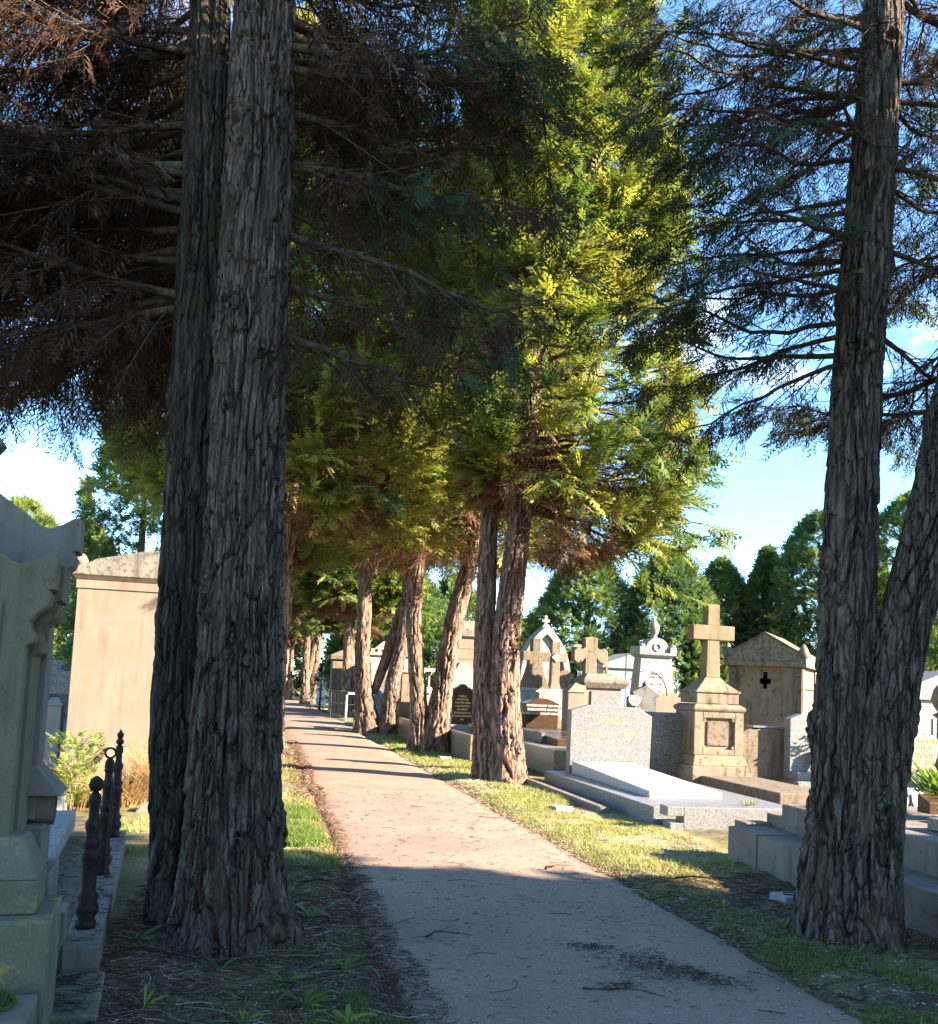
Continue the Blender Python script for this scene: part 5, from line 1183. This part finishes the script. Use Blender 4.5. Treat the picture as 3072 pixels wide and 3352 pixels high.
# dark patch of fallen sprays on the path
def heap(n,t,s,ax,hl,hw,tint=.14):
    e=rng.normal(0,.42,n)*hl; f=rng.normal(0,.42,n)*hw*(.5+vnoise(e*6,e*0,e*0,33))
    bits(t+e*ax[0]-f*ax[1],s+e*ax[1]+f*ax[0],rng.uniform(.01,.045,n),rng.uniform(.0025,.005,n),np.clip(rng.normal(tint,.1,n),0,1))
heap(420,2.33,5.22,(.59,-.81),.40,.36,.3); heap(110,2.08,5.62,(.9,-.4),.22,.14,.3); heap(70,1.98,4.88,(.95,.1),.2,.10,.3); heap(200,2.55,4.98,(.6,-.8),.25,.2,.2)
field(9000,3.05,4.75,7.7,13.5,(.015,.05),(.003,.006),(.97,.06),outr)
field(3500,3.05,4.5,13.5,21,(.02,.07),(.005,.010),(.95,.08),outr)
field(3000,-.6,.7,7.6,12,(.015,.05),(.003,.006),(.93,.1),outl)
_s0=surf
def on_kerb(n,x0,x1,y0,y1,zf,L=(.015,.07)):
    global surf
    x=rng.uniform(x0,x1,n); y=rng.uniform(y0,y1,n)
    surf=lambda t,s: np.full(np.shape(t),zf)
    bits(-1.15+x*math.cos(LZ)-y*math.sin(LZ),7.0+x*math.sin(LZ)+y*math.cos(LZ),rng.uniform(*L,n),rng.uniform(.002,.005,n),np.clip(rng.normal(.3,.2,n),0,1))
    surf=_s0
on_kerb(260,.09,.24,-1.7,1.8,.178); on_kerb(200,-.5,.04,-1.3,-.9,.133); on_kerb(160,-.04,.27,-2.4,-1.85,.058,(.03,.12)); on_kerb(160,-.17,.05,-1.0,1.8,.133); on_kerb(40,-1.3,-.25,-.3,1.6,.285,(.03,.15))
# on the left kerb and slab
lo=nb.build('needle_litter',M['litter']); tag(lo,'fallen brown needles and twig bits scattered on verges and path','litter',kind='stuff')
# pebbles
nb=NB(); ico=np.array([(0,0,1),(.9,0,.2),(.28,.86,.2),(-.73,.53,.2),(-.73,-.53,.2),(.28,-.86,.2),(0,0,-.5)],float)
icq=np.array([(0,1,2,2),(0,2,3,3),(0,3,4,4),(0,4,5,5),(0,5,1,1)])[:,:3]
pv=[];pq=[];pt=[]
def peb(n,t0,t1,s0,s1,sz,keep=None):
    t=rng.uniform(t0,t1,n); s=rng.uniform(s0,s1,n)
    if keep is not None: m=keep(t,s); t,s=t[m],s[m]
    for a,b in zip(t,s):
        r=rng.uniform(*sz); rot=rng.uniform(0,6.28); c,d=math.cos(rot),math.sin(rot); e=rng.uniform(.6,1.2)
        v=ico*r*np.array([1,e,.6]); v=np.stack([v[:,0]*c-v[:,1]*d,v[:,0]*d+v[:,1]*c,v[:,2]],1)
        p=wpts(np.array([a]),np.array([b]),surf(np.array([a]),np.array([b])))[0]
        pq.append(icq+sum(len(x) for x in pv[-1:])*0+peb.n); peb.n+=7; pv.append(v+p); pt.append(np.full(7,np.clip(rng.normal(.55,.3),0,1)))
peb.n=0
peb(420,3.1,4.6,3.4,7,(.006,.016),outr); peb(300,-.7,.8,3.6,7.5,(.005,.012),outl); peb(60,.9,3.0,4,9,(.004,.009)); peb(120,3.1,4,7.5,12,(.006,.012),outr)
po=mesh_np('pebbles',np.concatenate(pv),np.concatenate(pq),M['pebble'],None,np.concatenate(pt),True); tag(po,'small pale pebbles strewn over the shaded verges','pebbles',kind='stuff')

# ---------------------------------------------------------------- weeds, each one a plant
def weed(t,s,r,n,label,tint=.5,seed=0,up=.5,wd=.22):
    rg=np.random.default_rng(seed); o=thing('weed',label,'weed',t,s,float(surf(np.array([t]),np.array([s]))[0]),group='weeds in the verge')
    nb=NB()
    for i in range(int(n*1.7)):
        a=i*2.4+rg.uniform(-.6,.6); L=r*rg.uniform(.35,1.15); e=up*rg.uniform(.3,1.9)
        d=np.array([math.cos(a),math.sin(a),0]); sd=np.array([-d[1],d[0],0]); pts=[]
        for u,wf in ((0,.15),(.35,.7),(.7,1),(1,.05)):
            c=d*L*u+np.array([0,0,1])*L*(e*u-.55*e*u*u+.02)
            pts+= [c-sd*L*wd*.5*wf, c+sd*L*wd*.5*wf+np.array([0,0,.004])]
        V=np.array(pts); nb.add(V,np.array([[0,1,3,2],[2,3,5,4],[4,5,7,6]]),np.full(8,np.clip(rg.normal(tint,.15),0,1)))
    nb.build('leaves',M['plant'],o); return o
WD=[(.02,4.55,.16,11,'yellow-green broad-leaved weed at the lower left near the path',.75),(.30,4.75,.15,14,'grey-green rosette weed near the bottom edge, left of the path',.35),(.48,4.42,.17,12,'bright green upright weed at the bottom edge by the path',.85),
    (-.12,5.35,.11,9,'small bluish weed below the big double trunk',.3),(.22,5.12,.12,12,'mid-green flat weed between trunk and path',.5),(-.62,6.0,.17,7,'dark broad-leaved weed between the iron post and the big trunk',.25),(-.44,4.75,.11,8,'pale yellow-green weed beside the lower kerb stone',.7),
    (.55,5.35,.14,13,'dark green rosette on the left path edge',.4),(3.62,6.0,.12,10,'pale-leaved weed in the shaded grass, left of the forked tree',.55),(4.02,5.62,.13,12,'grey-green rosette at the foot of the forked right-hand tree',.3),(3.45,6.55,.10,8,'small white-tipped weed on the right path edge',.9),
    (.42,6.45,.16,16,'grassy green weed at the right foot of the big double trunk',.55)]
for i,(a,b,r,n,lb,ti) in enumerate(WD): weed(a,b,r,n,lb,ti,700+i,.8 if ti>.5 else .5,.22 if i%3 else .14)
def twig(t,s,L,az,label,r=.008,seed=0):
    rg=np.random.default_rng(seed); o=thing('fallen_twig',label,'twig',t,s,0,group='fallen twigs')
    K=8; u=np.linspace(-.5,.5,K); a=R(az); w=np.cumsum(rg.normal(0,.02,K))
    x=math.cos(a)*u*L-math.sin(a)*w; y=math.sin(a)*u*L+math.cos(a)*w
    z=surf(t+x,s+y)+r+.01+.02*np.cos(u*3)
    Vp,Q=tubes(np.stack([x,y,z],1)[None],(r*(1.15-np.linspace(0,1,K)*.8))[None],6)
    for k in (3,5):
        b=a+R(35 if k==3 else -40); e=np.array([[x[k],y[k],z[k]]])+np.array([[math.cos(b)*q,math.sin(b)*q,.02*q] for q in (0,.08,.17)])
        v2,q2=tubes(e[None],np.array([[r*.5,r*.4,r*.15]]),5); Q=np.concatenate([Q,q2+len(Vp)]); Vp=np.concatenate([Vp,v2])
    mesh_np('stem',Vp,Q,M['twig'],o,None,True)
twig(-.35,5.55,.75,-28,'long bent twig on the needles left of the big trunk',.010,1); twig(.15,5.55,.7,10,'long twig lying at the front foot of the big double trunk',.009,2)
twig(.62,7.45,.45,12,'forked twig across the left path edge at the shadow line',.007,3); twig(1.2,5.9,.22,8,'short dark twig on the shaded path',.006,4); twig(1.95,4.75,.42,-20,'thin dark twig on the path below the needle patch',.006,5)
twig(2.62,8.0,.2,25,'small curled brown frond at the shadow line on the right of the path',.008,6); twig(4.35,5.4,.8,-25,'long twig at the root of the forked right-hand tree',.009,7); twig(3.75,7.55,.4,-15,'pale twig by the stepped tomb corner',.009,8)

# ================================================================ light, sky, camera
w=bpy.data.worlds.new('World'); scene.world=w; w.use_nodes=True
nt=w.node_tree; nt.nodes.clear()
AZ=math.atan2(.965,-.26); EL=R(24)
sky=nt.nodes.new('ShaderNodeTexSky'); sky.sky_type='NISHITA'; sky.sun_disc=False; sky.sun_elevation=EL; sky.sun_rotation=AZ
sky.air_density=1.0; sky.dust_density=.1; sky.ozone_density=3.0
tc=nt.nodes.new('ShaderNodeTexCoord'); mp=nt.nodes.new('ShaderNodeMapping'); mp.inputs['Scale'].default_value=(1.1,1.1,2.6); mp.inputs['Location'].default_value=(1.35,.2,.55)
no=nt.nodes.new('ShaderNodeTexNoise'); no.inputs['Scale'].default_value=2.1; no.inputs['Detail'].default_value=7; no.inputs['Roughness'].default_value=.56
cr=nt.nodes.new('ShaderNodeValToRGB'); cr.color_ramp.elements[0].position=.64; cr.color_ramp.elements[1].position=.86
cr.color_ramp.elements[0].color=(0,0,0,1); cr.color_ramp.elements[1].color=(1,1,1,1)
tn=nt.nodes.new('ShaderNodeMix'); tn.data_type='RGBA'; tn.blend_type='MULTIPLY'; tn.inputs[0].default_value=1; tn.inputs[7].default_value=(.72,.90,1.0,1)
mx=nt.nodes.new('ShaderNodeMix'); mx.data_type='RGBA'; mx.inputs[7].default_value=(11,11.2,11.6,1)
bg=nt.nodes.new('ShaderNodeBackground'); bg.inputs['Strength'].default_value=.085
ou=nt.nodes.new('ShaderNodeOutputWorld')
L=nt.links.new
L(tc.outputs['Generated'],mp.inputs[0]); L(mp.outputs[0],no.inputs['Vector']); L(no.outputs['Fac'],cr.inputs[0]); L(cr.outputs[0],mx.inputs[0]); L(sky.outputs[0],tn.inputs[6]); L(tn.outputs[2],mx.inputs[6]); L(mx.outputs[2],bg.inputs[0]); L(bg.outputs[0],ou.inputs[0])
sd=bpy.data.lights.new('sun','SUN'); sd.energy=5.0; sd.angle=R(.53); sd.color=(1,.84,.66)
so=bpy.data.objects.new('sun',sd); C.objects.link(so)
dirv=Vector((.9655*math.cos(EL),-.2602*math.cos(EL),math.sin(EL)))
so.rotation_euler=dirv.to_track_quat('Z','Y').to_euler(); so.location=(30,-5,20)

cd=bpy.data.cameras.new('camera'); cam=bpy.data.objects.new('camera',cd); C.objects.link(cam); scene.camera=cam
F_=1848.0; TH=math.atan(159/F_); RO=R(2.6)
cd.sensor_fit='HORIZONTAL'; cd.sensor_width=36; cd.lens=36*F_/1848; cd.shift_y=182/1848; cd.clip_end=2000; cd.clip_start=.05
Xv=Vector((1,0,0)); Uv=Vector((0,-math.sin(TH),math.cos(TH))); Fv=Vector((0,math.cos(TH),math.sin(TH)))
rv=Xv*math.cos(RO)+Uv*math.sin(RO); uv=-Xv*math.sin(RO)+Uv*math.cos(RO)
m=Matrix((rv,uv,-Fv)).transposed().to_4x4(); m.translation=Vector((0,0,1.6)); cam.matrix_world=m

scene.render.engine='CYCLES'
scene.cycles.use_denoising=True
scene.cycles.max_bounces=6; scene.cycles.transparent_max_bounces=8; scene.cycles.diffuse_bounces=3
scene.view_settings.view_transform='Standard'; scene.view_settings.look='None'; scene.view_settings.exposure=2.85; scene.view_settings.gamma=1
